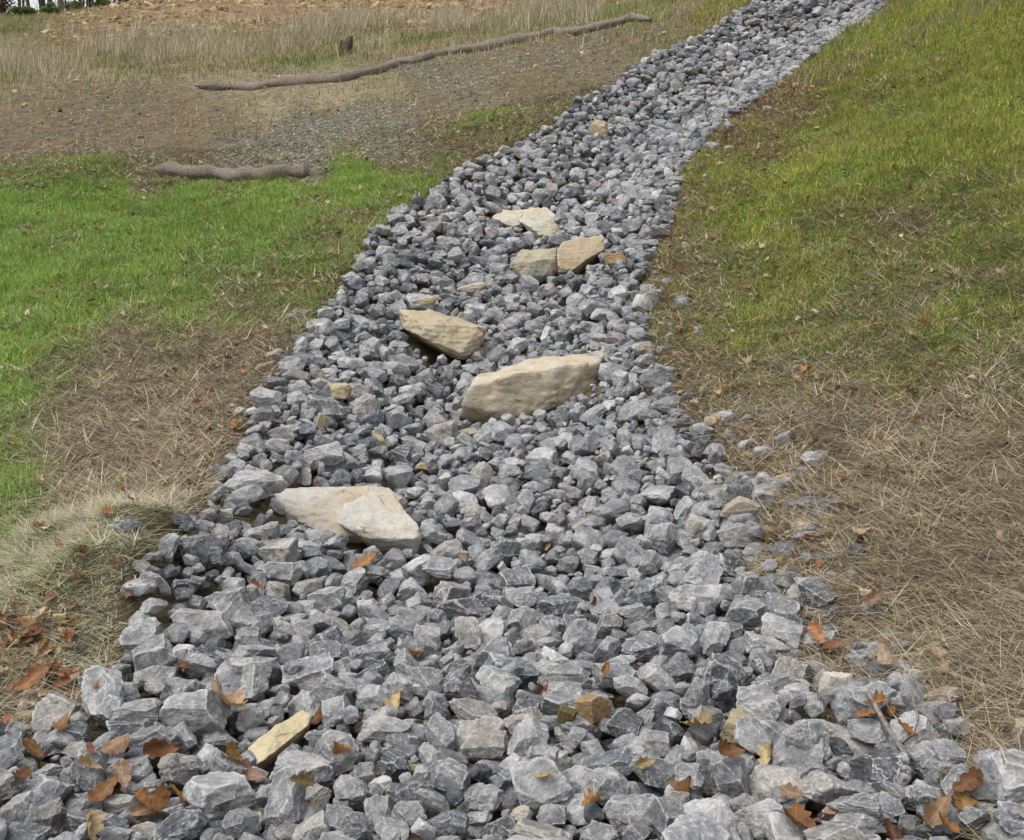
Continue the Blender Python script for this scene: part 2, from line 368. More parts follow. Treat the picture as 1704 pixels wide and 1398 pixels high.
def mat_rock(stuff):
    t = NT('grey_limestone_heap' if stuff else 'grey_limestone', rough=0.82, spec=0.3)
    rc = t.n('Attribute', attribute_name='rc').outputs['Vector']
    oi = t.n('ObjectInfo')
    if stuff:
        P = rc; tint = t.n('Attribute', attribute_name='tint').outputs['Color']
    else:
        off = t.math('MULTIPLY', oi.outputs['Random'], 37.0)
        cx = t.n('CombineXYZ'); t.put(cx.inputs[0], off); t.put(cx.inputs[1], t.math('MULTIPLY', off, 1.7)); t.put(cx.inputs[2], t.math('MULTIPLY', off, .6))
        P = t.vmath('ADD', rc, cx.outputs[0]); tint = oi.outputs['Color']
    wob = t.noise(P, 13, 4, .6).outputs['Color']
    Pd = t.vmath('ADD', P, t.vmath('SCALE', t.vmath('SUBTRACT', wob, (.5, .5, .5)), .085))
    n1 = t.noise(P, 7, 6, .62).outputs[0]; n2 = t.noise(P, 38, 6, .7).outputs[0]; n3 = t.noise(P, 16, 4, .6).outputs[0]; n4 = t.noise(P, 130, 4, .7).outputs[0]
    c = t.mix(1.0, tint, t.mix(t.ramp(n1, .3, .7), (.6, .61, .63), (1.35, 1.33, 1.3)), 'MULTIPLY')
    c = t.mix(t.ramp(n2, .35, .7, 0, .75), c, t.mix(1.0, c, (1.9, 1.87, 1.82), 'MULTIPLY'))
    c = t.mix(t.ramp(n4, .3, .55, .55, 0), c, t.mix(1.0, c, (.45, .46, .5), 'MULTIPLY'))
    vary = t.ramp(t.noise(P, .8, 1).outputs[0] if stuff else t.math('FRACT', t.math('MULTIPLY', oi.outputs['Random'], 7.3)), .3 if stuff else .0, .7 if stuff else .8, .2, 1.0)
    pale = (.56, .555, .545)
    # fine pale calcite veins
    for sc, wd, lo, amt in ((11, .030, .42, .85), (26, .055, .49, .68)):
        v = t.n('TexVoronoi', feature='DISTANCE_TO_EDGE'); t.put(v.inputs['Vector'], Pd); v.inputs['Scale'].default_value = sc
        line = t.ramp(v.outputs['Distance'], 0.0, wd, 1, 0)
        c = t.mix(t.math('MULTIPLY', t.math('MULTIPLY', line, vary), t.ramp(n3 if sc == 11 else n1, lo, lo + .14, 0, amt)), c, pale)
    # pale bruised edges and chalky scuffs
    if not stuff:
        pt = t.n('NewGeometry').outputs['Pointiness']
        edge = t.ramp(t.math('ADD', pt, t.math('MULTIPLY', t.math('SUBTRACT', n2, .5), .10)), .505, .555, 0, .6)
        c = t.mix(edge, c, pale)
    c = t.mix(t.math('MULTIPLY', t.ramp(n3, .52, .64), t.ramp(n2, .45, .65, 0, .5)), c, (.42, .41, .395))
    h = t.math('ADD', t.math('MULTIPLY', n3, .7), t.math('ADD', t.math('MULTIPLY', n2, .5), t.math('MULTIPLY', n4, .15)))
    fr = t.n('TexNoise', noise_type='RIDGED_MULTIFRACTAL') if hasattr(bpy.types.ShaderNodeTexNoise, 'noise_type') else None
    if fr is not None:
        t.put(fr.inputs['Vector'], Pd); fr.inputs['Scale'].default_value = 14; fr.inputs['Detail'].default_value = 4; fr.inputs['Roughness'].default_value = .55
        rid = fr.outputs[0]
        c = t.mix(t.math('MULTIPLY', t.ramp(rid, .62, .95), t.math('MULTIPLY', t.ramp(n1, .36, .58, .12, .85), vary)), c, (.52, .51, .49))
        h = t.math('ADD', h, t.math('MULTIPLY', rid, .35))
    return t.done(c, t.bump(h, 1.0, .024))

def mat_sandstone():
    t = NT('tan_sandstone', rough=0.9, spec=0.15)
    rc = t.n('Attribute', attribute_name='rc').outputs['Vector']
    oi = t.n('ObjectInfo'); tint = oi.outputs['Color']
    cx = t.n('CombineXYZ'); t.put(cx.inputs[0], t.math('MULTIPLY', oi.outputs['Random'], 23))
    P = t.vmath('ADD', rc, cx.outputs[0])
    n1 = t.noise(P, 4.5, 6, .6, .5).outputs[0]; n2 = t.noise(P, 30, 6, .7).outputs[0]
    bed = t.noise(t.vmath('MULTIPLY', P, (4, 5, 45)), 1.0, 4, .6, .5).outputs[0]
    c = t.mix(t.ramp(n1, .35, .68), tint, t.mix(1.0, tint, (1.02, .92, .76), 'MULTIPLY'))
    c = t.mix(t.ramp(t.noise(P, 7, 5).outputs[0], .5, .72, 0, .75), c, t.mix(1.0, tint, (.72, .73, .68), 'MULTIPLY'))
    c = t.mix(t.ramp(bed, .52, .7, 0, .5), c, t.mix(1.0, tint, (1.18, 1.16, 1.1), 'MULTIPLY'))
    c = t.mix(t.ramp(n2, .4, .75, 0, .45), c, t.mix(1.0, c, (1.35, 1.32, 1.3), 'MULTIPLY'))
    c = t.mix(t.ramp(n2, .42, .25, 0, .5), c, t.mix(1.0, c, (.5, .5, .5), 'MULTIPLY'))
    pt = t.n('NewGeometry').outputs['Pointiness']
    c = t.mix(t.ramp(pt, .51, .57, 0, .5), c, t.mix(.6, tint, (.6, .55, .44)))
    h = t.math('ADD', t.math('MULTIPLY', bed, .2), t.math('MULTIPLY', n2, .6))
    vc = t.n('TexVoronoi', feature='DISTANCE_TO_EDGE'); t.put(vc.inputs['Vector'], t.vmath('MULTIPLY', t.vmath('ADD', P, t.vmath('SCALE', t.noise(P, 9, 4).outputs['Color'], .12)), (3.2, 3.6, 13))); vc.inputs['Scale'].default_value = 1.0
    crk = t.math('MULTIPLY', t.ramp(vc.outputs['Distance'], 0, .022, 1, 0), t.ramp(n1, .5, .64, 0, .5))
    c = t.mix(crk, c, t.mix(1.0, c, (.38, .34, .3), 'MULTIPLY'))
    h = t.math('ADD', h, t.math('MULTIPLY', crk, -.7))
    spk = t.noise(P, 150, 4, .7).outputs[0]
    c = t.mix(t.ramp(spk, .55, .72, 0, .45), c, t.mix(1.0, c, (1.4, 1.4, 1.42), 'MULTIPLY'))
    c = t.mix(t.ramp(spk, .42, .3, 0, .5), c, t.mix(1.0, c, (.55, .52, .5), 'MULTIPLY'))
    n5 = t.noise(P, 2.2, 5, .6, 1.0).outputs[0]
    c = t.mix(t.ramp(n5, .52, .68, 0, .45), c, t.mix(1.0, tint, (.88, .72, .54), 'MULTIPLY'))
    c = t.mix(t.ramp(n5, .42, .3, 0, .5), c, t.mix(1.0, tint, (.95, 1.0, 1.02), 'MULTIPLY'))
    return t.done(c, t.bump(h, 1.0, .022))

def mat_attr(name, rough=.8, transl=0.0, attr='col', vary=0.0, spec=.15):
    t = NT(name, rough=rough, spec=spec)
    c = t.n('Attribute', attribute_name=attr).outputs['Color']
    if transl:
        tr = t.n('BsdfTranslucent'); t.put(tr.inputs[0], c)
        ms = t.n('MixShader'); ms.inputs[0].default_value = transl
        t.t.links.new(t.b.outputs[0], ms.inputs[1]); t.t.links.new(tr.outputs[0], ms.inputs[2]); t.t.links.new(ms.outputs[0], t.out.inputs[0])
    return t.done(c)

def mat_leaf():
    t = NT('dry_oak_leaf', rough=.55, spec=.3)
    oi = t.n('ObjectInfo'); rc = t.n('TexCoord').outputs['Object']
    n = t.noise(rc, 45, 5, .6).outputs[0]; n2 = t.noise(rc, 220, 3).outputs[0]
    c = t.mix(t.ramp(n, .35, .7, 0, .8), oi.outputs['Color'], t.mix(1.0, oi.outputs['Color'], (.5, .42, .38), 'MULTIPLY'))
    sx = t.n('SeparateXYZ'); t.put(sx.inputs[0], rc)
    rib = t.ramp(t.math('ABSOLUTE', sx.outputs[1]), 0.0, .0022, .6, 0)
    c = t.mix(rib, c, t.mix(1.0, oi.outputs['Color'], (1.5, 1.5, 1.4), 'MULTIPLY'))
    tr = t.n('BsdfTranslucent'); t.put(tr.inputs[0], c)
    ms = t.n('MixShader'); ms.inputs[0].default_value = .2
    t.t.links.new(t.b.outputs[0], ms.inputs[1]); t.t.links.new(tr.outputs[0], ms.inputs[2]); t.t.links.new(ms.outputs[0], t.out.inputs[0])
    return t.done(c, t.bump(n2, .3, .002))

def mat_simple(name, a, b, scale, stretch=(1, 1, 1), rough=.9, bump=.5, bd=.01, lo=.35, hi=.65):
    t = NT(name, rough=rough, spec=.15)
    P = t.vmath('MULTIPLY', t.n('TexCoord').outputs['Object'], stretch)
    n = t.noise(P, scale, 6, .65).outputs[0]
    return t.done(t.mix(t.ramp(n, lo, hi), a, b), t.bump(n, bump, bd))

def mat_log():
    t = NT('weathered_straw_log', rough=.95, spec=.1)
    P = t.n('TexCoord').outputs['Object']
    n = t.noise(P, 60, 5, .7).outputs[0]; nb = t.noise(P, 3.2, 4).outputs[0]
    v = t.n('TexVoronoi', feature='DISTANCE_TO_EDGE'); t.put(v.inputs['Vector'], P); v.inputs['Scale'].default_value = 45
    net = t.ramp(v.outputs['Distance'], 0, .09, 1, 0)
    c = t.mix(t.ramp(n, .3, .7), (.21, .17, .135), (.56, .49, .41))
    c = t.mix(t.ramp(nb, .45, .65, 0, .55), c, (.33, .27, .21))
    c = t.mix(t.math('MULTIPLY', net, .35), c, (.09, .07, .055))
    return t.done(c, t.bump(t.math('ADD', n, t.math('MULTIPLY', net, -.5)), 1.0, .035))

M_GROUND = mat_ground(); M_ROCK = mat_rock(False); M_HEAP = mat_rock(True); M_SAND = mat_sandstone()
M_BLADE = mat_attr('grass_blade', .6, .3); M_STRAW = mat_attr('straw_strand', .8, .12); M_CHIP = mat_attr('stone_chip', .9)
M_LEAF = mat_leaf(); M_LITTER = mat_attr('small_dry_leaves', .7, .2)
M_BARK = mat_simple('tree_bark', (.035, .028, .024), (.13, .115, .10), 6, (3, 3, .6), bump=.8, bd=.03)
M_BARKP = mat_simple('pale_bark', (.16, .14, .12), (.34, .31, .28), 6, (3, 3, .6), bump=.6, bd=.02)
M_STICK = mat_simple('dead_stick', (.12, .10, .085), (.27, .235, .20), 40, (1, 1, 1), bump=.6, bd=.003)
M_STUMP = mat_simple('charred_stump', (.04, .027, .02), (.12, .085, .065), 14, (3, 3, .7), bump=.8, bd=.03)
M_LOG = mat_log()
print('setup', round(time.time() - T0, 1))

# ------------------------------------------------------------------ ground sheet
def build_ground():
    ys = [-14, -10, -6, -3, -1, 0, .6, 1.1, 1.5]
    y = 1.7
    while y < 92:
        ys.append(y); y += max(.02, .0075 * y if y < 40 else .03 * y)
    ys = np.array(ys)
    a = np.concatenate([np.array([-6, -4, -2.6, -1.8, -1.3, -1.0, -.85]), np.linspace(-.72, .72, 480), np.array([.85, 1.0, 1.3, 1.8, 2.6, 4, 6])])
    w = np.maximum(ys, 2.2)
    X = a[None, :] * w[:, None]; Y = np.repeat(ys[:, None], len(a), 1)
    X = np.clip(X, -74, 74)
    x = X.ravel(); yv = Y.ravel(); z = z_ground(x, yv)
    ns, nc = X.shape
    i = np.arange(ns - 1)[:, None] * nc + np.arange(nc - 1)[None]
    q = np.stack([i, i + 1, i + nc + 1, i + nc], -1).reshape(-1)
    me = mesh_np('ground', np.stack([x, yv, z], 1), q, np.full((ns - 1) * (nc - 1), 4), True)
    zz = zones(x, yv, z)
    s = sdist(x, yv); inside = np.clip((s + .12) / .2, 0, 1)
    zz = zz * (1 - inside[:, None]); zz[:, 2] += inside
    color_attr(me, 'zone', zz[:, :3]); color_attr(me, 'zone2', np.stack([zz[:, 3], zz[:, 4], zz[:, 4] * 0], 1))
    return tag(link('ground', me, M_GROUND), kind='structure')
build_ground()
print('ground', round(time.time() - T0, 1))

# ------------------------------------------------------------------ rock shapes
def ico(sub):
    bm = bmesh.new(); bmesh.ops.create_icosphere(bm, subdivisions=sub, radius=1.0)
    v = np.array([p.co for p in bm.verts]); f = np.array([[q.index for q in p.verts] for p in bm.faces])
    bm.free(); return v / np.linalg.norm(v, axis=1, keepdims=True), f
ICO = {s: ico(s) for s in (3, 4, 6)}
LOD_FAR, LOD_MID, LOD_NEAR = 3, 4, 6

def rock_planes(r):
    ns = []; ds = []
    ax = np.linalg.qr(r.normal(size=(3, 3)))[0] * .25 + np.eye(3)
    for i in range(3):
        for s in (-1, 1):
            n = ax[i] * s + r.normal(size=3) * .22; ns.append(n / np.linalg.norm(n)); ds.append(r.uniform(.66, .92))
    for k in range(r.integers(7, 12)):
        n = r.normal(size=3); ns.append(n / np.linalg.norm(n)); ds.append(r.uniform(.72, 1.05))
    return np.array(ns), np.array(ds)
def rock_shape(seed, sub, amp=1.0):
    r = np.random.default_rng(seed); ns, ds = rock_planes(r)
    d, f = ICO[sub]
    dn = d @ ns.T
    rad = np.where(dn > 1e-3, ds[None] / np.maximum(dn, 1e-3), 9).min(1)
    lim = r.uniform(1.16, 1.5); rad = np.where(rad > lim, lim + .25 * (rad - lim), rad)
    p = d * rad[:, None]
    off = Vector(r.uniform(-50, 50, 3))
    st = Vector(r.normal(size=3)).normalized()
    disp = np.empty(len(p))
    for i, q in enumerate(p):
        v = Vector(q)
        k = mnoise.fractal(v * 1.6 + off, 1.0, 2.1, 5 if sub > 4 else 3) * .085
        k += (mnoise.ridged_multi_fractal(v * 1.3 + off * 1.3, .9, 2.2, 3 if sub > 4 else 2, 1.0, 2.0) - 1.0) * .05
        t = v.dot(st) * 3.2 + mnoise.noise(v * 1.2 + off) * .8        # bedding steps
        k += (abs((t % 1.0) - .5) - .25) * .07
        disp[i] = k
    p = p * (1 + amp * disp)[:, None]
    lo, hi = p.min(0), p.max(0)
    return (p - (lo + hi) / 2) / (hi - lo), f
N_SHAPE = 26
SH3 = [rock_shape(100 + i, 3) for i in range(N_SHAPE)]
SH4 = [rock_shape(100 + i, 4) for i in range(N_SHAPE)]
print('shapes', round(time.time() - T0, 1))

def rot(yaw, tx, ty):
    cy, sy = math.cos(yaw), math.sin(yaw)
    Z = np.array([[cy, -sy, 0], [sy, cy, 0], [0, 0, 1]])
    X = np.array([[1, 0, 0], [0, math.cos(tx), -math.sin(tx)], [0, math.sin(tx), math.cos(tx)]])
    Y = np.array([[math.cos(ty), 0, math.sin(ty)], [0, 1, 0], [-math.sin(ty), 0, math.cos(ty)]])
    return Y @ X @ Z

# ------------------------------------------------------------------ dropping the rocks one by one on a height field
gxx, gyy = np.meshgrid(dx, dy, indexing='ij')
H = z_ground(gxx.ravel(), gyy.ravel()).reshape(gxx.shape)
BASE = H.copy()
SMO = z_smooth(gxx.ravel(), gyy.ravel()).reshape(gxx.shape)
SDG = sdist(gxx.ravel(), gyy.ravel()).reshape(gxx.shape)
OWN = np.full(H.shape, -1, np.int32)
LOCK = np.zeros(H.shape, bool)
del gxx, gyy
def cell(x, y): return int((x - DX0) / DR), int((y - DY0) / DR)
def raster(q):
    """q relative points + centre -> cells, bottom z, top z"""
    ix = np.floor((q[:, 0] - DX0) / DR).astype(int); iy = np.floor((q[:, 1] - DY0) / DR).astype(int)
    ok = (ix >= 0) & (ix < H.shape[0]) & (iy >= 0) & (iy < H.shape[1])
    if ok.sum() < 5: return None
    key = ix[ok] * H.shape[1] + iy[ok]; z = q[ok, 2]
    o = np.argsort(key, kind='stable'); key = key[o]; z = z[o]
    st = np.flatnonzero(np.r_[True, key[1:] != key[:-1]])
    k = key[st]
    return k // H.shape[1], k % H.shape[1], np.minimum.reduceat(z, st), np.maximum.reduceat(z, st)
ROCKS = []   # dicts: shape, rot matrix, scale, centre, tint, fixed info
BANDS = [(1.7, 3.2), (3.2, 4.4), (4.4, 6.5), (6.5, 9.5), (9.5, 14), (14, 25.5)]
def settle(x, y, shape, scale, Rm, pct=90):
    pts = (SH3[shape][0] * scale) @ Rm.T
    q = pts + np.array([x, y, 0.0])
    ra = raster(q)
    if ra is None: return None
    i, j, b, t = ra
    z = np.percentile(H[i, j] - b, pct) - .004
    return z, i, j, b, t
def commit(rec, z, i, j, b, t, lock=False):
    k = len(ROCKS); rec['c'] = np.array([rec['x'], rec['y'], z]); rec['cells'] = len(i)
    top = z + t; up = top > H[i, j]
    ii, jj = i[up], j[up]
    H[ii, jj] = top[up]; OWN[ii, jj] = k
    if lock: LOCK[ii, jj] = True
    ROCKS.append(rec); return k

GREYS = [((.262, .261, .259), .34), ((.20, .20, .203), .22), ((.335, .331, .324), .22), ((.115, .118, .124), .08), ((.275, .256, .23), .10), ((.168, .178, .194), .04)]
gp = np.array([g[1] for g in GREYS]); gp /= gp.sum()
def grey(r=rng):
    c = np.array(GREYS[r.choice(len(GREYS), p=gp)][0]) * np.array([.84, .855, .88]); return c * r.uniform(.8, 1.2)

_ci, _cj = np.meshgrid(np.arange(H.shape[0]), np.arange(H.shape[1]), indexing='ij')
RAGGED = .05 + .22 * np.clip(fbm(_ci.ravel() * DR, _cj.ravel() * DR, 1.6, 3) + .25, 0, 1).reshape(H.shape)
RAGGED *= np.clip((DY0 + _cj * DR - 2.0) / 1.5, .4, 1)
cand_all = np.argwhere(SDG > RAGGED * .55)
del _ci, _cj
def area(y0, y1):
    cy = DY0 + cand_all[:, 1] * DR
    return ((cy >= y0) & (cy < y1)).sum() * DR * DR
AREA = len(cand_all) * DR * DR
print('channel area', round(AREA, 1))
def drop_pass(n, smin, smax, mean, K, tilt, avoid=0.25, edge=.02, cap=.30, pct=90, ymin=0, ymax=99, holes=False):
    made = 0; cy = DY0 + cand_all[:, 1] * DR
    base_c = cand_all[(cy >= ymin) & (cy < ymax)]; cand = base_c
    for it in range(n):
        if holes and it % 60 == 0:
            cand = base_c[OWN[base_c[:, 0], base_c[:, 1]] == -1]
            if len(cand) < .008 * len(base_c): break
        L = float(np.clip(rng.lognormal(math.log(mean), .45), smin, smax))
        sc = np.array([L, L * rng.uniform(.58, .95), L * rng.uniform(.36, .82)])
        sh = int(rng.integers(N_SHAPE)); best = None
        for k in range(K):
            ci, cj = cand[rng.integers(len(cand))]
            if SDG[ci, cj] < edge: continue
            x = DX0 + ci * DR; y = DY0 + cj * DR
            if k and k < K - 1 and LOCK[ci, cj]: continue
            Rm = rot(rng.uniform(0, 6.283), rng.normal(0, tilt), rng.normal(0, tilt))
            lvl = BASE[ci, cj]
            # skip obviously high places quickly
            if best is not None and H[ci, cj] - lvl > best[0] + .02: continue
            s = settle(x, y, sh, sc, Rm, pct)
            if s is None: continue
            if LOCK[s[1], s[2]].mean() > avoid: continue
            sco = s[0] - lvl + sc[2] * .25
            if best is None or sco < best[0]: best = (sco, x, y, Rm, s, float(SDG[ci, cj]))
        if best is None or best[0] > cap * (.45 + .55 * min(1.0, max(0.0, best[5]) / .45)): continue
        commit(dict(x=best[1], y=best[2], sh=sh, sc=sc, R=best[3], tint=grey()), *best[4]); made += 1
    return made
n1 = sum(drop_pass(int(area(a, b) * 50), .06, .20, .115, 3, .30, ymin=a, ymax=b) for a, b in BANDS)
n1 += sum(drop_pass(int(area(a, b) * 42), .05, .18, .098, 5, .32, cap=.14, ymin=a, ymax=b) for a, b in BANDS[:3])
print('pass1', n1, round(time.time() - T0, 1))

# ---- boulders with their own outlines (picture column, row, metres behind the front foot)
def hull_planes(P):
    n = len(P); c = P.mean(0); pl = []
    for i in range(n):
        for j in range(i + 1, n):
            for k in range(j + 1, n):
                m = np.cross(P[j] - P[i], P[k] - P[i]); l = np.linalg.norm(m)
                if l < 1e-9: continue
                m = m / l; s = (P - P[i]) @ m
                if s.max() < 1e-6: pass
                elif s.min() > -1e-6: m = -m
                else: continue
                pl.append((*m, m @ (P[i] - c)))
    return c, np.array(pl)
def hull_mesh(P, seed, amp, sub=6):
    c, pl = hull_planes(P); d, f = ICO[sub]
    ext = np.ptp(P, axis=0); e = d * (ext / ext.max() * .85 + .15); e = e / np.linalg.norm(e, axis=1, keepdims=True)
    dn = e @ pl[:, :3].T
    rr = np.where(dn > 1e-3, pl[:, 3] / np.maximum(dn, 1e-3), 99)
    m = rr.min(1); p = e * m[:, None]
    off = Vector((seed * 3.1, seed * 1.7, seed * .9)); sz = ext.max()
    for i in range(len(p)):
        v = Vector(p[i] / sz)
        k = mnoise.fractal(v * 5 + off, 1.0, 2.1, 5) * .085 + mnoise.fractal(v * 15 + off, .9, 2.1, 3) * .022 + (mnoise.ridged_multi_fractal(v * 3.2 + off, .9, 2.2, 3, 1.0, 2.0) - 1) * .03
        t = p[i][2] / sz * 16 + mnoise.noise(v * 3 + off) * 1.1
        k += (abs((t % 1.0) - .5) - .25) * .03
        p[i] *= 1 + amp * k
    return p + c, f
BOULDERS = [
 ('boulder', 'largest boulder, long tan sandstone block lying aslant in mid channel', (.445, .405, .33), (785, 704), 1.0,
  [[(768,690,.10),(800,701,.09),(765,680,.0),(870,690,.1),(900,684,.12),(1000,655,.34),(786,640,.03),(860,622,.09),(930,610,.19),(1000,600,.3),(800,622,.34),(880,600,.46),(950,588,.54),(1003,592,.55),(1008,622,.42),(820,680,.62),(1000,665,.7),(758,690,.04)]]),
 ('boulder', 'pale cream slab with a stepped top and brown left end, nearest of the big boulders', (.47, .455, .42), (660, 916), .8,
  [[(448,815,.22),(453,852,.2),(490,866,.13),(535,888,.08),(600,892,.08),(640,812,.46),(600,809,.5),(460,813,.46),(560,832,.24),(500,836,.2),(460,850,.55),(650,850,.6)],
   [(555,850,.08),(575,838,.16),(625,815,.38),(648,813,.42),(668,845,.30),(698,878,.08),(702,892,.06),(690,897,-.01),(688,916,.03),(640,896,-.02),(640,914,.03),(605,897,0),(565,872,.03),(660,925,.1),(695,905,.3),(600,890,.4)]]),
 ('boulder', 'olive tan flat block up channel from the largest boulder, left of centre', (.40, .36, .275), (765, 588), 1.0,
  [[(665,515,.35),(715,515,.45),(808,545,.35),(798,543,.1),(706,540,.04),(703,562,.02),(730,571,0),(765,588,-.02),(788,583,.06),(803,556,.1),(672,545,.2),(668,540,.3),(700,560,.5),(800,565,.45)]]),
 ('boulder', 'square olive grey block touching the brown boulder on its right', (.33, .32, .26), (875, 461), .7,
  [[(850,436,.05),(890,434,-.02),(924,430,.08),(928,452,.08),(902,459,-.02),(870,462,0),(856,452,.05),(868,417,.35),(926,411,.3),(880,450,.42),(925,445,.42)]]),
 ('boulder', 'golden brown boulder leaning against the square olive grey block', (.39, .32, .225), (948, 453), .8,
  [[(928,412,.1),(940,402,.2),(985,392,.35),(1003,397,.35),(1006,415,.25),(975,432,.05),(948,454,-.02),(930,444,0),(927,425,.05),(960,445,.3),(1000,430,.45)]]),
 ('boulder', 'cream boulder with a tapering left lobe, farthest of the big boulders', (.47, .45, .385), (905, 393), .9,
  [[(820,360,.2),(822,367,.15),(855,377,.1),(870,372,.1),(882,349,.36),(835,349,.36),(866,360,.15),(840,372,.42)],
   [(862,366,.1),(880,345,.36),(910,346,.38),(930,361,.26),(934,380,.15),(914,394,0),(895,391,0),(880,377,.02),(905,386,.42),(931,385,.4)]]),
 ('stone', 'long pale yellow stone lying aslant among grey rocks near the bottom', (.52, .455, .31), (425, 1277), 1.2,
  [[(410,1262,.04),(420,1277,0),(440,1264,.03),(513,1207,.23),(517,1191,.28),(500,1184,.31),(468,1201,.22),(414,1244,.1),(430,1288,.1),(506,1216,.33),(470,1248,.25),(430,1236,.12)]]),
]
def surf(x, y):
    return bil(H, DX0, DY0, DR, np.asarray(x, float) - DR / 2, np.asarray(y, float) - DR / 2)
LAND = []    # landmarks for labels: (u, v, phrase)
BOULDER_Y = []
RINGS = []
Y_HINT = [1, 1, 0, 0, 0, 0, 1]
def build_boulders():
    for bi, (nm, label, col, foot, amp, hulls) in enumerate(BOULDERS):
        Y0 = float(hit(foot[0], foot[1], lambda x, y: np.where(sdist(x, y) > 0, surf(x, y), z_ground(x, y)) if True else 0, .05 if Y_HINT[bi] else .0)[1])
        vs = []; fs = []; n = 0
        for hi, hp in enumerate(hulls):
            hp = np.array(hp, float); P = at(hp[:, 0], hp[:, 1], Y0 + hp[:, 2])
            low = P[:, 2].min(); P = np.vstack([P, P[P[:, 2] < low + .06] + np.array([0, .06, -.06])])
            p, f = hull_mesh(P, bi * 5 + hi + 1, amp); vs.append(p); fs.append(f + n); n += len(p)
        V = np.vstack(vs); Fc = np.vstack(fs); c = np.array([V[:, 0].mean(), V[:, 1].mean(), V[:, 2].min()])
        me = mesh_np(nm, V - c, Fc.ravel(), np.full(len(Fc), 3), True); vec_attr(me, 'rc', V - c)
        o = link(nm, me, M_SAND); o.location = c; o.color = (*col, 1)
        tag(o, label, 'boulder' if nm == 'boulder' else 'stone', 'sandstone boulders standing in the channel' if nm == 'boulder' else None)
        ra = raster(V)
        if ra:
            i, j, b, t = ra
            bot = dict(zip(zip(i.tolist(), j.tolist()), zip(b.tolist(), t.tolist())))
            for r_ in ROCKS:
                g = bot.get(cell(r_['x'], r_['y']))
                if g and r_['c'][2] > g[0] - .35 * r_['sc'].min(): r_['gone'] = True
            hp = np.vstack([np.array(h_, float)[:, :2] for h_ in hulls]); hp = sorted(map(tuple, hp)); up_, lo_ = [], []
            for lst, seq in ((lo_, hp), (up_, hp[::-1])):
                for q_ in seq:
                    while len(lst) > 1 and (lst[-1][0] - lst[-2][0]) * (q_[1] - lst[-2][1]) - (lst[-1][1] - lst[-2][1]) * (q_[0] - lst[-2][0]) <= 0: lst.pop()
                    lst.append(q_)
            ring = np.array(lo_[:-1] + up_[:-1]); ring = ring.mean(0) + (ring - ring.mean(0)) * np.array([1.0, 1.0])
            RINGS.append((Y0, ring))
            for r_ in ROCKS:
                uu, vv, _ = project(r_['c'])
                if r_['y'] < Y0 + .35 and r_['y'] > Y0 - 1.0 and in_poly(np.array([uu]), np.array([vv - 3.0]), ring)[0]: r_['gone'] = True
            gone = [q for q, r_ in enumerate(ROCKS) if r_.get('gone')]
            mk = np.isin(OWN, gone); H[mk] = BASE[mk]; OWN[mk] = -1
            kp = t > BASE[i, j] + .02; i, j, t = i[kp], j[kp], t[kp]; H[i, j] = t; OWN[i, j] = -2; LOCK[i, j] = True
        u, v, _ = project(V); LAND.append((u.mean(), v.mean(), ['largest tan boulder', 'cream slab', 'olive tan block', 'square olive block', 'golden brown boulder', 'far cream boulder', 'long yellow stone'][bi]))
        print(label[:30], 'Y0', round(Y0, 2))

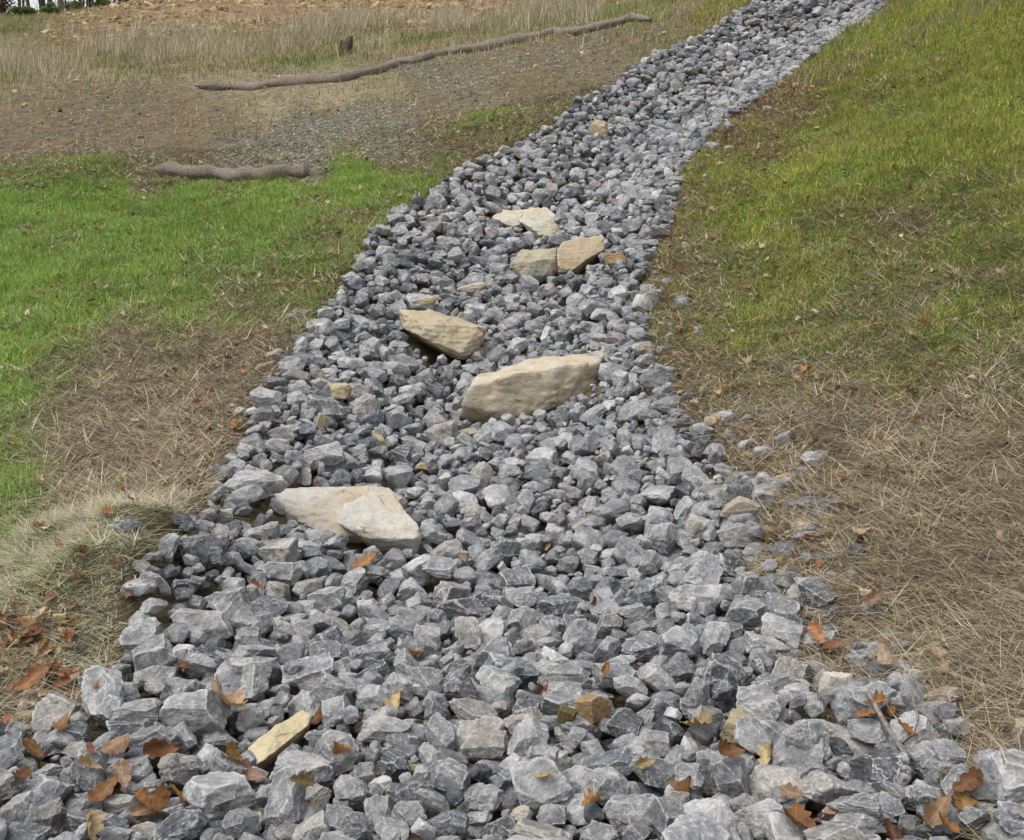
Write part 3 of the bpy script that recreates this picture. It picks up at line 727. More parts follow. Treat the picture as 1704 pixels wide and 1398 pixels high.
# ---- rocks placed as seen: left, right, top, bottom in the picture, tone
L_, M_, D_, B_, W_ = (.31, .307, .302), (.225, .226, .228), (.09, .093, .10), (.155, .166, .182), (.245, .228, .205)
TAN, OCH, WHT, OLV, RST, YEL = (.40, .335, .235), (.30, .205, .11), (.56, .55, .52), (.34, .305, .215), (.27, .155, .10), (.46, .395, .26)
PLACED = [
 (283,396,1010,1072,L_,'long light grey slab lying on the left rim below the mound'),(338,424,958,1026,M_,0),(232,297,989,1030,L_,0),(217,300,1048,1120,M_,0),(320,387,1063,1125,D_,'dark rock tucked under the long light slab'),
 (389,436,1042,1086,M_,0),(371,463,1084,1153,L_,0),(190,267,1163,1207,L_,0),(209,297,1204,1262,M_,0),(278,343,1170,1213,M_,0),(46,111,1211,1269,M_,0),(88,153,1200,1234,B_,'flat blue grey slab above the brown leaf cluster'),
 (-5,62,1311,1405,L_,'big pale rock cut by the lower left corner'),(57,116,1320,1400,W_,'upright dark rock with a tan patch beside the corner rock'),(108,215,1345,1400,B_,'smooth blue grey slab at the bottom edge, left side'),(118,188,1313,1357,B_,0),
 (192,257,1255,1300,M_,0),(213,273,1285,1330,L_,0),(278,338,1283,1320,L_,0),(276,338,1253,1284,M_,0),(260,348,1353,1398,B_,0),(185,274,1369,1405,W_,0),(320,394,1306,1357,M_,0),(443,515,1234,1276,D_,'dark rock under the right side of the long yellow stone'),
 (399,459,1014,1056,M_,0),(452,500,1023,1084,L_,0),(515,580,1037,1093,B_,0),(454,519,1158,1195,M_,0),(334,400,1218,1260,M_,0),(505,575,1213,1246,M_,0),(445,556,1246,1306,L_,0),(375,450,891,935,M_,0),(436,466,861,910,L_,0),
 (325,380,931,966,B_,0),(350,403,908,940,L_,0),(269,343,889,935,D_,'mossy dark rock beside the matted hay mound'),(278,325,961,1010,D_,0),(227,273,949,977,L_,0),
 (726,823,982,1042,D_,'darkest flat slab, nearly black, below the cream slab'),(812,870,889,931,B_,'smooth rounded blue grey rock right of the cream slab'),(886,960,1003,1072,L_,0),(645,754,1121,1184,L_,0),(708,784,1193,1251,B_,'blue grey squarish rock in the lower middle'),
 (763,851,1209,1274,W_,0),(849,914,1167,1232,W_,'rounded brownish grey rock in the lower middle'),(587,661,1095,1144,D_,0),(592,689,1188,1241,L_,0),(694,754,1153,1204,M_,0),(578,633,1269,1334,M_,0),(657,731,1283,1362,D_,0),(819,898,1278,1330,B_,0),
 (963,1065,1244,1304,B_,'wide flat grey rock at the lower right of centre'),(1053,1120,1214,1265,L_,0),(1007,1074,1179,1241,D_,0),(921,983,1297,1341,L_,0),(953,1002,1207,1260,L_,0),(870,935,1230,1292,L_,0),(905,986,1105,1144,M_,0),(1021,1078,1105,1163,L_,0),
 (1041,1106,961,1019,B_,0),(1014,1088,1000,1033,M_,0),(803,921,1047,1116,B_,0),(842,967,1336,1402,W_,'broad rough slab cut by the bottom edge at centre'),(735,782,1348,1392,B_,0),(1007,1055,1343,1383,L_,0),(687,735,1037,1093,L_,0),
 (1160,1248,1084,1181,D_,'large dark charcoal block on the lower right'),(1246,1341,1118,1167,M_,0),(1237,1313,1153,1214,L_,0),(1299,1383,1188,1274,M_,'wedge shaped grey rock left of the big dark boulder'),(1401,1517,1216,1309,D_,'big dark triangular rock beside the dead stick'),
 (1360,1429,1190,1244,L_,0),(1364,1415,1121,1174,WHT,'whitish rock at the grass edge on the lower right'),(1406,1443,1139,1181,L_,0),(1476,1550,1144,1218,M_,0),(1499,1564,1232,1288,L_,'pale rock under the lower end of the dead stick'),(1552,1608,1262,1306,W_,0),
 (1513,1580,1299,1357,M_,0),(1654,1720,1267,1313,L_,'pale rounded rock in the grass at the right edge'),(1457,1554,1346,1402,L_,0),(1360,1443,1362,1402,M_,0),(1216,1309,1329,1394,L_,0),(1156,1200,1246,1297,L_,0),(1207,1258,1251,1313,L_,0),
 (1197,1272,1183,1251,OLV,'olive tan square block among grey rocks on the lower right'),(1374,1471,1318,1362,M_,0),(1146,1244,1030,1081,B_,0),(1234,1322,1049,1100,L_,0),(1109,1207,961,1021,L_,'light layered rock with ledges on the right'),
 (1190,1274,868,912,L_,'flat pale rock on the right rim'),(1176,1251,915,970,D_,0),(1128,1204,903,949,L_,0),(1197,1267,824,864,(.36,.33,.28),0),(1156,1207,813,861,B_,0),(1311,1392,873,903,M_,'flat grey rock stranded in the straw right of the rim'),
 (1311,1369,970,1012,M_,0),(1336,1390,1000,1035,L_,0),(1408,1485,1070,1116,L_,'low pale rock half sunk in dead grass with leaves'),(1457,1508,1116,1149,M_,0),(1244,1285,796,829,B_,0),(1281,1325,792,812,YEL,'flat yellow stone pointing into the straw on the right rim'),
 (1216,1272,949,1010,M_,0),(1267,1299,972,1007,B_,0),(1137,1183,1128,1181,M_,0),(1610,1640,1329,1362,B_,0),
 (472,585,745,772,M_,'long thin flat slab on the left above the cream slab'),(365,480,755,812,L_,0),(495,575,653,705,M_,0),(540,588,640,672,TAN,'tan stone on the left, up from the thin flat slab'),(577,633,650,706,W_,'grey and tan upright block on the left'),(617,646,712,746,TAN,'small tan pointed stone left of the largest boulder'),
 (638,688,740,775,D_,0),(525,548,688,722,OLV,0),(740,800,718,745,OLV,'olive stone lying under the lip of the largest boulder'),(685,728,497,514,YEL,'small cream stone above the olive tan block'),(665,706,538,560,TAN,'small tan stone against the olive tan block'),
 (610,658,1300,1335,WHT,'small whitish stone at the bottom, left of centre'),(848,882,1350,1378,WHT,'small pale round stone on the broad rough slab'),(955,1020,1155,1222,OCH,'orange brown stone standing on edge in the lower middle'),(925,962,1180,1215,(.12,.10,.035),'dark mossy stone beside the orange brown stone'),(830,872,1112,1140,TAN,'small round tan stone in the lower middle'),
 (978,1012,203,236,TAN,'lone tan stone high in the channel'),(1198,1222,208,226,RST,'rust brown stone on the upper right rim'),(1294,1310,136,150,RST,'reddish stone on the far right rim'),(1445,1480,933,960,OCH,'square brown stone in straw on the right bank'),(1255,1290,880,912,OCH,0),(1275,1320,930,960,OCH,0),
 (1330,1360,930,955,OCH,0),(760,810,474,494,(.46,.43,.36),0),(1005,1045,425,445,OCH,'brown stone near the rim right of the golden boulder'),(1318,1330,140,150,YEL,0),(1300,1335,1020,1045,D_,0),(860,905,455,468,TAN,0),(690,730,798,812,TAN,0),(672,700,1280,1300,TAN,0),(1300,1320,36,50,RST,0),
 (705,745,318,345,M_,0),(1075,1100,480,500,M_,0),(1285,1330,1085,1105,D_,0),(600,640,880,905,M_,0),(1385,1420,1240,1262,D_,0),
]
def near_shape(w): return int(rng.integers(N_SHAPE))
def place_seen():
    order = sorted(range(len(PLACED)), key=lambda k: PLACED[k][3])
    for k in order:
        u0, u1, v0, v1, tone, lab = PLACED[k]
        uc, vc = (u0 + u1) / 2, (v0 + v1) / 2
        fn = lambda x, y: np.where((x > DX0) & (x < DX1) & (y > DY0) & (y < DY1), surf(x, y), z_ground(x, y))
        p = hit(uc, v1, fn, -.01)
        dep = (p - CAM)[1] * CP - (p - CAM)[2] * SP
        Wm = (u1 - u0) * dep / F_PX * .97; Hm = (v1 - v0) * dep / F_PX
        al = math.atan2(CAM[2] - p[2], p[1])
        dyy = min(.78 * Wm, max(.45 * Wm, Hm * .9))
        hz = max((.36 if (v1 - v0) < .62 * (u1 - u0) else .5) * Wm, min(1.15 * Wm, (Hm - dyy * math.sin(max(al, 0)) * .7) / math.cos(al)))
        sc = np.array([Wm, dyy, hz])
        d = rays(uc, vc); q = CAM + d * ((p[1] + dyy * .45) / d[1])
        best = None
        for t in range(6):
            Rm = rot(rng.normal(0, .12) + (math.pi if rng.random() < .5 else 0), rng.normal(0, .10), rng.normal(0, .10))
            sh = int(rng.integers(N_SHAPE))
            s = settle(q[0], q[1], sh, sc, Rm, 55)
            if s is None or LOCK[s[1], s[2]].mean() > .3: continue
            e = abs(s[0] - q[2])
            if best is None or e < best[0]: best = (e, Rm, sh, s)
        if best is None: continue
        e, Rm, sh, s = best
        z = s[0] + np.clip(q[2] - s[0], -.05, .03) + (.018 if max(tone) - min(tone) > .06 or max(tone) > .5 else 0)      # keep it resting, nudged towards its seen height
        tint = np.array(tone) * rng.uniform(.92, 1.08) * (.86 if max(tone) - min(tone) < .06 and max(tone) < .5 else 1.0)
        commit(dict(x=q[0], y=q[1], sh=sh, sc=sc, R=Rm, tint=tint, seen=k, lab=lab, uv=(uc, vc)), z, *s[1:], lock=True)
n2 = sum(drop_pass(int(area(a, b) * 58), .05, .21, .112, 7, .36, avoid=.18, cap=.19, pct=88, ymin=a, ymax=b) for a, b in BANDS[3:])
build_boulders()
place_seen()
print('seen rocks', round(time.time() - T0, 1))
n2 += sum(drop_pass(int(area(a, b) * 22), .04, .14, .085, 9, .42, avoid=.10, cap=.12, pct=88, ymin=a, ymax=b) for a, b in BANDS[:2])
n2 += drop_pass(int(area(4.4, 6.5) * 40), .05, .18, .10, 7, .38, avoid=.12, cap=.15, pct=88, ymin=4.4, ymax=6.5)
n3 = sum(drop_pass(int(area(a, b) * 70), .05, .16, .10, 4, .45, avoid=.15, cap=.16, pct=88, ymin=a, ymax=b, holes=True) for a, b in BANDS)
n3 += sum(drop_pass(int(area(a, b) * 60), .035, .10, .06, 4, .5, avoid=.12, cap=.12, pct=85, ymin=a, ymax=b, holes=True) for a, b in BANDS[:4])
def strays(n):
    made = 0
    for _ in range(n * 30):
        if made >= n: break
        t = rng.random(); side = Rw if rng.random() < .68 else Lw
        k = int(rng.integers(1, len(side) - 2)); p = side[k] + (side[k + 1] - side[k]) * t
        if side is Lw and p[1] < 6 and rng.random() < .85: continue
        if rng.random() > (4.5 / max(p[1], 2)) ** 1.2: continue
        x, y = p + rng.normal(0, .16, 2)
        if not (-.45 < float(sdist(x, y)) < .06): continue
        L = float(np.clip(rng.lognormal(math.log(.08), .4), .03, .17)); sc = np.array([L, L * .8, L * .6]); Rm = rot(rng.uniform(0, 6.28), rng.normal(0, .2), rng.normal(0, .2)); sh = int(rng.integers(N_SHAPE))
        s_ = settle(x, y, sh, sc, Rm, 60)
        if s_ is None: continue
        commit(dict(x=x, y=y, sh=sh, sc=sc, R=Rm, tint=grey() if rng.random() < .86 else np.array([.24, .185, .12]) * rng.uniform(.7, 1.3)), s_[0] - .15 * L, *s_[1:]); made += 1
def gap_fill(n, y0, y1):
    cy = DY0 + cand_all[:, 1] * DR; base_c = cand_all[(cy >= y0) & (cy < y1)]; made = 0
    for _ in range(n * 12):
        if made >= n: break
        ci, cj = base_c[rng.integers(len(base_c))]
        a = H[max(ci - 6, 0):ci + 7, max(cj - 6, 0):cj + 7]
        if LOCK[ci, cj] or H[ci, cj] > a.mean() - .03: continue
        L = rng.uniform(.03, .075) if rng.random() < .6 else rng.uniform(.06, .11); sc = np.array([L, L * rng.uniform(.6, .95), L * rng.uniform(.45, .9)]); sh = int(rng.integers(N_SHAPE))
        x = DX0 + ci * DR; y = DY0 + cj * DR; Rm = rot(rng.uniform(0, 6.28), rng.normal(0, .5), rng.normal(0, .5))
        s_ = settle(x, y, sh, sc, Rm, 62)
        if s_ is None or s_[0] > a.mean() + .005: continue
        commit(dict(x=x, y=y, sh=sh, sc=sc, R=Rm, tint=grey()), *s_); made += 1
    return made
n3 += gap_fill(int(area(1.7, 4.4) * 55), 1.7, 4.4) + gap_fill(int(area(4.4, 8) * 55), 4.4, 8) + gap_fill(int(area(8, 14) * 30), 8, 14)
for Y0_, ring_ in RINGS:      # keep the faces of the boulders clear of late fill
    sm = ring_.mean(0) + (ring_ - ring_.mean(0)) * .93
    for r_ in ROCKS:
        if r_.get('lab') or r_.get('gone') or not (Y0_ - 1.0 < r_['y'] < Y0_ + .3): continue
        uu, vv, _ = project(np.stack([r_['c'], r_['c'] + np.array([0, 0, .38 * r_['sc'][2]])]))
        if in_poly(uu, vv, sm).any(): r_['gone'] = True
gone = [q for q, r_ in enumerate(ROCKS) if r_.get('gone')]
mk = np.isin(OWN, gone); H[mk] = BASE[mk]; OWN[mk] = -1
n3 += drop_pass(int(area(4.4, 8) * 30), .04, .09, .06, 4, .5, avoid=.12, cap=.045, pct=80, ymin=4.4, ymax=8, holes=True)
strays(260)
print('passes', n2, n3, 'total', len(ROCKS), round(time.time() - T0, 1))

# ------------------------------------------------------------------ which rocks become objects of their own
GREY_LABEL = {}
def tone_word(c):
    l = float(np.mean(c)); w = c[2] - c[0]
    if l < .105: return 'dark'
    if w > .02: return 'bluish'
    if w < -.012: return 'brownish'
    return 'pale' if l > .26 else 'mid'
def build_rocks():
    cnt = np.bincount(OWN[OWN >= 0].ravel(), minlength=len(ROCKS)).astype(float)
    vis = np.zeros(len(ROCKS)); uv = np.zeros((len(ROCKS), 2))
    for k, r in enumerate(ROCKS):
        u, v, dep = project(r['c']); uv[k] = u, v
        r['frac'] = cnt[k] / max(r['cells'], 1)
        infr = -20 < u < 1724 and -20 < v < 1420
        vis[k] = cnt[k] / max(dep, .5) ** 2 * (1 if infr and not r.get('gone') else 0)
        if 'seen' in r and infr and not r.get('gone'): vis[k] += 1e6
    order = np.argsort(-vis)
    solo = set(int(k) for k in order[:300] if vis[k] > 0)
    SH6 = {}
    def near_mesh(sh):
        if sh not in SH6:
            p, f = rock_shape(100 + sh, 6); q = p * np.array([.17, .13, .1])
            me = mesh_np('rock', p, f.ravel(), np.full(len(f), 3), True); vec_attr(me, 'rc', q); me.materials.append(M_ROCK); SH6[sh] = me
            me2 = me.copy(); me2.materials.clear(); me2.materials.append(M_SAND); SH6[(sh, 's')] = me2
        return SH6[sh]
    used = {}
    land = list(LAND)
    for k in solo:
        r = ROCKS[k]
        if r.get('lab'): pass
    recs = []
    for k in sorted(solo, key=lambda q: (0 if ROCKS[q].get('lab') else 1, q)):
        r = ROCKS[k]; sand = 'seen' in r and (r['tint'][0] - r['tint'][2] > .06 or np.mean(r['tint']) > .5)
        me = near_mesh(r['sh']); me = SH6[(r['sh'], 's')] if sand else me
        nm = 'stone' if sand else 'rock'
        o = bpy.data.objects.new(nm, me); COL.objects.link(o)
        Mx = np.eye(4); Mx[:3, :3] = r['R'] @ np.diag(r['sc']); Mx[:3, 3] = r['c']
        o.matrix_world = Matrix(Mx.tolist())
        o.color = (*[float(x) for x in r['tint']], 1)
        recs.append((k, o, nm, sand))
    # labels
    for k, o, nm, sand in recs:
        r = ROCKS[k]
        if r.get('lab'):
            used[r['lab']] = 1; o['label'] = r['lab']
            w = r['lab']
            land.append((uv[k][0], uv[k][1], None))
    marks = [(u, v, p) for u, v, p in land if p] + [(430, 830, 'thin flat slab' )][:0]
    SHORT = [(340,1041,'long light slab'),(30,1356,'corner rock'),(160,1372,'blue grey slab'),(775,1012,'darkest slab'),(841,910,'smooth rounded rock'),(746,1222,'blue grey squarish rock'),(880,1200,'rounded brownish rock'),
             (1014,1274,'wide flat rock'),(905,1368,'broad rough slab'),(1204,1132,'dark charcoal block'),(1458,1262,'big triangular rock'),(1390,1148,'whitish rock'),(1235,1217,'olive tan block'),(1158,991,'layered rock'),(1232,890,'flat pale rim rock'),
             (528,758,'long thin slab'),(605,678,'grey and tan upright block'),(988,1190,'orange brown stone'),(634,1317,'small whitish stone'),(995,220,'lone tan stone'),(306,912,'mossy dark rock')]
    marks = marks + SHORT
    for k, o, nm, sand in recs:
        r = ROCKS[k]; u, v = uv[k]
        tag(o, None, 'stone' if sand else 'rock', 'brown and pale stray stones in the rubble' if sand else 'grey riprap rocks filling the channel')
        if r.get('lab'): continue
        sc = sorted(r['sc']); size = r['sc'].max()
        shape = 'flat' if sc[0] < .45 * sc[2] else ('long' if sc[1] < .66 * sc[2] else ('blocky' if sc[0] > .62 * sc[2] else 'angular'))
        szw = 'large' if size > .2 else ('small' if size < .11 else 'medium')
        ds = sorted(((math.hypot(u - a, (v - b) * 1.4), a, b, p) for a, b, p in marks))
        def rel(a, b):
            du, dv = u - a, (v - b) * 1.3
            s = []
            if abs(du) > abs(dv) * .5: s.append('right of' if du > 0 else 'left of')
            vert = 'in front of' if dv > 0 else 'behind'
            return (('just ' if math.hypot(du, dv) < 90 else '') + s[0]) if s and abs(du) > abs(dv) * 2 else ((vert.replace(' of', '') + ' and ' + s[0]) if s else vert)
        base = f"{szw} {tone_word(r['tint']) if not sand else 'tan'} {shape} {nm}"
        lab = None
        for q in range(1, 6):
            for extra in (0, 1):
                d0 = ds[q - 1]
                t = f"{base} {rel(d0[1], d0[2])} the {d0[3]}"
                if extra: t += f", towards the {ds[q][3]}"
                if t not in used and len(t.split()) <= 16: lab = t; break
            if lab: break
        if lab is None:
            lab = f"{base} in the grey rubble channel"
        used[lab] = 1; o['label'] = lab
    # everything else: one heap
    V = []; Fq = []; RC = []; TI = []; n = 0; tri = 0
    for k, r in enumerate(ROCKS):
        if k in solo or r['frac'] < .03 or r.get('gone'): continue
        u, v = uv[k]
        if not (-500 < u < 2200 and -260 < v < 1700): continue
        sub = SH4 if (r['y'] < 11 and r['sc'].max() > .06 and not (r['y'] > 6.5 and r['frac'] < .15)) else SH3
        p, f = sub[r['sh']]
        q = p * r['sc']
        V.append(q @ r['R'].T + r['c']); Fq.append(f + n); RC.append(q + rng.uniform(-60, 60, 3)); TI.append(np.repeat(r['tint'][None], len(p), 0)); n += len(p)
    V = np.vstack(V); Fq = np.vstack(Fq)
    me = mesh_np('riprap', V, Fq.ravel(), np.full(len(Fq), 3), False)
    vec_attr(me, 'rc', np.vstack(RC)); color_attr(me, 'tint', np.vstack(TI))
    o = link('riprap', me, M_HEAP); tag(o, 'broken grey limestone rubble heaped between and behind the larger rocks', 'riprap', None, 'stuff')
    print('solo', len(solo), 'heap verts', n)
build_rocks()
print('rocks', round(time.time() - T0, 1))

# ------------------------------------------------------------------ scattering on the banks
def scatter(n_try, ymin, ymax, dens, margin=360, amax=.66):
    """random ground points inside (a widened) view; dens(zone, u, v, x, y) is a probability"""
    y = np.sqrt(rng.uniform(ymin ** 2, ymax ** 2, n_try)); x = rng.uniform(-amax, amax, n_try) * y
    s = sdist(x, y); k = s < .03 + .16 * rng.random(n_try) * (rng.random(n_try) < .5)
    x, y, s = x[k], y[k], s[k]
    z = z_ground(x, y); u, v, _ = project(np.stack([x, y, z], -1))
    k = (u > -margin) & (u < 1704 + margin) & (v > -120) & (v < 1400 + margin)
    x, y, z, u, v, s = x[k], y[k], z[k], u[k], v[k], s[k]
    zz = zones(x, y, z)
    k = rng.random(len(x)) < dens(zz, u, v, x, y, s)
    return x[k], y[k], z[k], zz[k], u[k], v[k]

def blades(name, x, y, z, L, Wd, yaw, lean, bend, col, mat, segs=2):
    n = len(x); dirx = np.cos(yaw); diry = np.sin(yaw); px, py = -diry, dirx
    rows = []
    for k in range(segs + 1):
        t = k / segs
        ang = lean + bend * t
        if k == 0: cx, cy, cz = x.copy(), y.copy(), z.copy()
        else:
            cx = cx + dirx * np.sin(ang) * L / segs; cy = cy + diry * np.sin(ang) * L / segs; cz = cz + np.cos(ang) * L / segs
        w = Wd * (1 - t) * .5
        if k < segs:
            rows.append(np.stack([cx - px * w, cy - py * w, cz], -1)); rows.append(np.stack([cx + px * w, cy + py * w, cz], -1))
        else: rows.append(np.stack([cx, cy, cz], -1))
    nv = len(rows); V = np.stack(rows, 1).reshape(-1, 3)
    base = np.arange(n)[:, None] * nv
    fl = []; tot = []
    for k in range(segs - 1):
        fl.append(np.array([2 * k, 2 * k + 1, 2 * k + 3, 2 * k + 2])); tot.append(4)
    k = segs - 1; fl.append(np.array([2 * k, 2 * k + 1, 2 * k + 2])); tot.append(3)
    pat = np.concatenate(fl)
    me = mesh_np(name, V, (base + pat[None]).ravel(), np.tile(tot, n), True)
    color_attr(me, 'col', np.repeat(col, nv, 0))
    return link(name, me, mat)

def mixcol(a, b, n, j=.18):
    t = rng.random(n)[:, None]; c = np.array(a) * (1 - t) + np.array(b) * t
    return c * rng.uniform(1 - j, 1 + j, (n, 1))

PILE = hit(55, 1085, z_ground)
def build_grass():
    # live green turf
    f = lambda zz, u, v, x, y, s: np.clip(zz[:, 0] * 1.3 + .03 * (zz[:, 0] > .08) + .9 * fbm(x, y, 6.0, 3) * (zz[:, 0] > .04) + .3 * fbm(x, y, 1.5, 2) * (zz[:, 0] > .04) - .03 + .30 * (fbm(x + 70, y, 2.4, 3) > .08) * (u > 1100) * (s < -.25), 0, 1) * np.clip(1.0 - zz[:, 3] * .7, 0, 1)
    x, y, z, zz, u, v = scatter(2000000, 2.4, 20, lambda zz, u, v, x, y, s: f(zz, u, v, x, y, s) * ((u > 1150) | (y < 14.6)) * np.where(u > 1100, .78, 1))
    n = len(x); g = zz[:, 0]
    L = rng.uniform(.02, .075, n) * (.7 + .5 * g) * np.clip(1 + 1.6 * fbm(x, y, 3.0, 2), .5, 1.7); Wd = .0022 + .0007 * y * rng.uniform(.6, 1.2, n)
    c = mixcol((.135, .25, .037), (.355, .51, .125), n, .3)
    dry = np.clip(1.3 - g, 0, 1)[:, None] * rng.random((n, 1)); c = c * (1 - dry * .75) + np.array([.27, .25, .10]) * dry * .75
    right = (u > 1100)[:, None]; c = np.where(right, c * np.array([1.12, .90, .9]) + np.array([.03, .012, 0]), c)
    pn = fbm(x + 5, y + 2, .9, 3)[:, None]; c = c * (1 + .5 * pn) + np.clip(pn, 0, 1) * np.array([.08, .045, .01])
    o = blades('green_grass', x, y, z - .004, L, Wd, rng.uniform(0, 6.28, n), rng.uniform(.05, .6, n), rng.uniform(.2, 1.1, n), c, M_BLADE)
    tag(o, 'short green grass growing on both banks', 'grass', None, 'stuff'); print('green', n)
    # flattened straw and dead grass
    f = lambda zz, u, v, x, y, s: np.clip(np.clip(np.hypot(x - PILE[0], y - PILE[1]) / .7 - .2, .15, 1) * (zz[:, 1] * .82 + .22 * zz[:, 2] + .06) * (1 - .12 * zz[:, 0]) + .10 * (u > 1050) + .04 + .6 * fbm(x + 30, y, 7.0, 3) + .25 * fbm(x, y + 9, 1.7, 2), 0, 1) * np.where(y < 9, np.clip((3.9 / y) ** 1.1, .42, 1), 1) * (1 - .8 * np.exp(-((x - MOUND[0]) / .5) ** 2 - ((y - MOUND[1]) / .7) ** 2))
    X = [scatter(600000, 2.3, 9.0, f), scatter(300000, 9.0, 15.0, f)]
    x, y, z, zz, u, v = [np.concatenate(q) for q in zip(*X)]
    n = len(x)
    clump = 6.3 * fbm(x + 11, y + 4, 1.3, 3) * 2.2 + np.where(x < 0, -.6, 2.6)
    L = rng.uniform(.05, .21, n) * np.clip(1.25 - y * .02, .6, 1.2); Wd = (.0019 + .00045 * y) * rng.uniform(.5, 1.6, n)
    c = mixcol((.13, .10, .062), (.56, .475, .335), n, .4)
    c = c * (1 + .3 * fbm(x, y, 3.0, 2)[:, None])
    o = blades('dead_grass', x, y, z + rng.uniform(-.008, .024, n), L, Wd, np.where(rng.random(n) < .72, rng.uniform(0, 6.28, n), clump + rng.normal(0, .8, n)), rng.uniform(1.05, 1.5, n), rng.uniform(-.1, .45, n), c, M_STRAW, 3)
    tag(o, 'flattened straw coloured dead grass lying on the banks', 'dead grass', None, 'stuff'); print('straw', n)
    # matted hay on the mound left of the channel
    n = 24000
    a = rng.uniform(0, 6.28, n); rr = np.sqrt(rng.random(n))
    x = MOUND[0] + .52 * rr * np.cos(a) + .10 * rng.normal(size=n) * .5; y = MOUND[1] + .75 * rr * np.sin(a)
    k = sdist(x, y) < .0; x, y = x[k], y[k]; n = len(x); z = z_ground(x, y)
    c = mixcol((.20, .185, .105), (.54, .50, .36), n, .3)
    o = blades('matted_hay', x, y, z + rng.uniform(-.004, .02, n), rng.uniform(.03, .14, n), rng.uniform(.002, .005, n), np.where(rng.random(n) < .5, 2.5 + rng.normal(0, .8, n), rng.uniform(0, 6.28, n)), rng.uniform(1.0, 1.5, n), rng.uniform(-.05, .5, n), c, M_STRAW, 3)
    tag(o, 'pale matted hay covering the mound beside the rocks', 'hay', None, 'stuff')
    # upright dry stalks on the far hillside
    def f(zz, u, v, x, y, s):
        band = np.exp(-((v - (112 - .098 * u)) / 30.0) ** 2) * (u < 1000)
        return np.clip(band * (.28 + 2.2 * fbm(x, y, .7, 3)) * 1.25, 0, 1)
    x, y, z, zz, u, v = scatter(420000, 17, 36, f)
    n = len(x)
    c = mixcol((.29, .245, .16), (.58, .51, .37), n, .25)
    o = blades('tall_dry_grass', x, y, z - .02, rng.uniform(.2, .72, n) * np.clip(.75 + 1.6 * fbm(x, y, 1.3, 3), .3, 1.4), .006 + .010 * rng.random(n), rng.uniform(0, 6.28, n), rng.uniform(0, .4, n), rng.uniform(0, .8, n), c, M_STRAW)
    tag(o, 'upright pale dry grass stalks along the far hillside', 'dry grass', None, 'stuff'); print('tall', n)
    # green and ochre undergrowth of that hillside
    f = lambda zz, u, v, x, y, s: np.clip((zz[:, 0] * .9 + zz[:, 1] * .5) * (.45 + 1.7 * fbm(x + 7, y, .8, 3)) + .03, 0, 1) * np.where(u < 1050, np.clip((178 - .1 * u - v) / 30, .10, 1), 1)
    x, y, z, zz, u, v = scatter(700000, 13.5, 36, f)
    n = len(x); t = rng.random((n, 1)) < np.clip(.35 + 1.6 * fbm(x, y + 60, .5, 3), 0, 1)[:, None]
    c = np.where(t, mixcol((.09, .14, .035), (.21, .26, .085), n), mixcol((.27, .215, .11), (.46, .38, .22), n))
    o = blades('hillside_grass', x, y, z - .01, rng.uniform(.06, .22, n), .012 + .012 * rng.random(n), rng.uniform(0, 6.28, n), rng.uniform(0, .6, n), rng.uniform(0, .9, n), c, M_BLADE)
    tag(o, 'patchy green and ochre weeds on the far hillside', 'weeds', None, 'stuff'); print('hill', n)
    # sparse stubble on the bare slope left of the channel
    f = lambda zz, u, v, x, y, s: np.clip(.25 + 1.5 * fbm(x + 3, y, 1.2, 3), .05, 1) * (u < 1250) * (v > 20)
    x, y, z, zz, u, v = scatter(150000, 10.5, 26, f)
    n = len(x); t = rng.random((n, 1)) < .3
    c = np.where(t, mixcol((.10, .13, .04), (.22, .24, .09), n), mixcol((.20, .17, .11), (.50, .43, .31), n))
    o = blades('stubble', x, y, z - .004, rng.uniform(.02, .075, n), .008 + .012 * rng.random(n), rng.uniform(0, 6.28, n), rng.uniform(.4, 1.45, n), rng.uniform(0, .4, n), c, M_STRAW)
    tag(o, 'sparse dry stubble on the bare slope left of the channel', 'stubble', None, 'stuff')
build_grass()
print('grass', round(time.time() - T0, 1))

# ------------------------------------------------------------------ gravel chips and far rubble (uncountable)
def chips(name, x, y, z, size, col, label, cat):
    n = len(x); oc, fc = ico(1)
    j = oc[None] * rng.uniform(.72, 1.12, (n, len(oc), 1)); j = np.clip(j, -.8, .8)
    j = j * np.stack([rng.uniform(.9, 1.5, n), rng.uniform(.7, 1.1, n), rng.uniform(.4, .8, n)], -1)[:, None]
    ya = rng.uniform(0, 6.28, n); ca, sa = np.cos(ya)[:, None], np.sin(ya)[:, None]
    tl = rng.normal(0, .25, n)[:, None]
    X = j[:, :, 0] * ca - j[:, :, 1] * sa; Y = j[:, :, 0] * sa + j[:, :, 1] * ca; Z = j[:, :, 2] + tl * j[:, :, 0]
    V = np.stack([X, Y, Z], -1) * (size[:, None, None] * .5) + np.stack([x, y, z + size * .06], -1)[:, None]
    me = mesh_np(name, V.reshape(-1, 3), (np.arange(n)[:, None, None] * 12 + fc[None]).ravel(), np.full(n * 20, 3), False)
    color_attr(me, 'col', np.repeat(col, 12, 0))
    return tag(link(name, me, M_CHIP), label, cat, None, 'stuff')
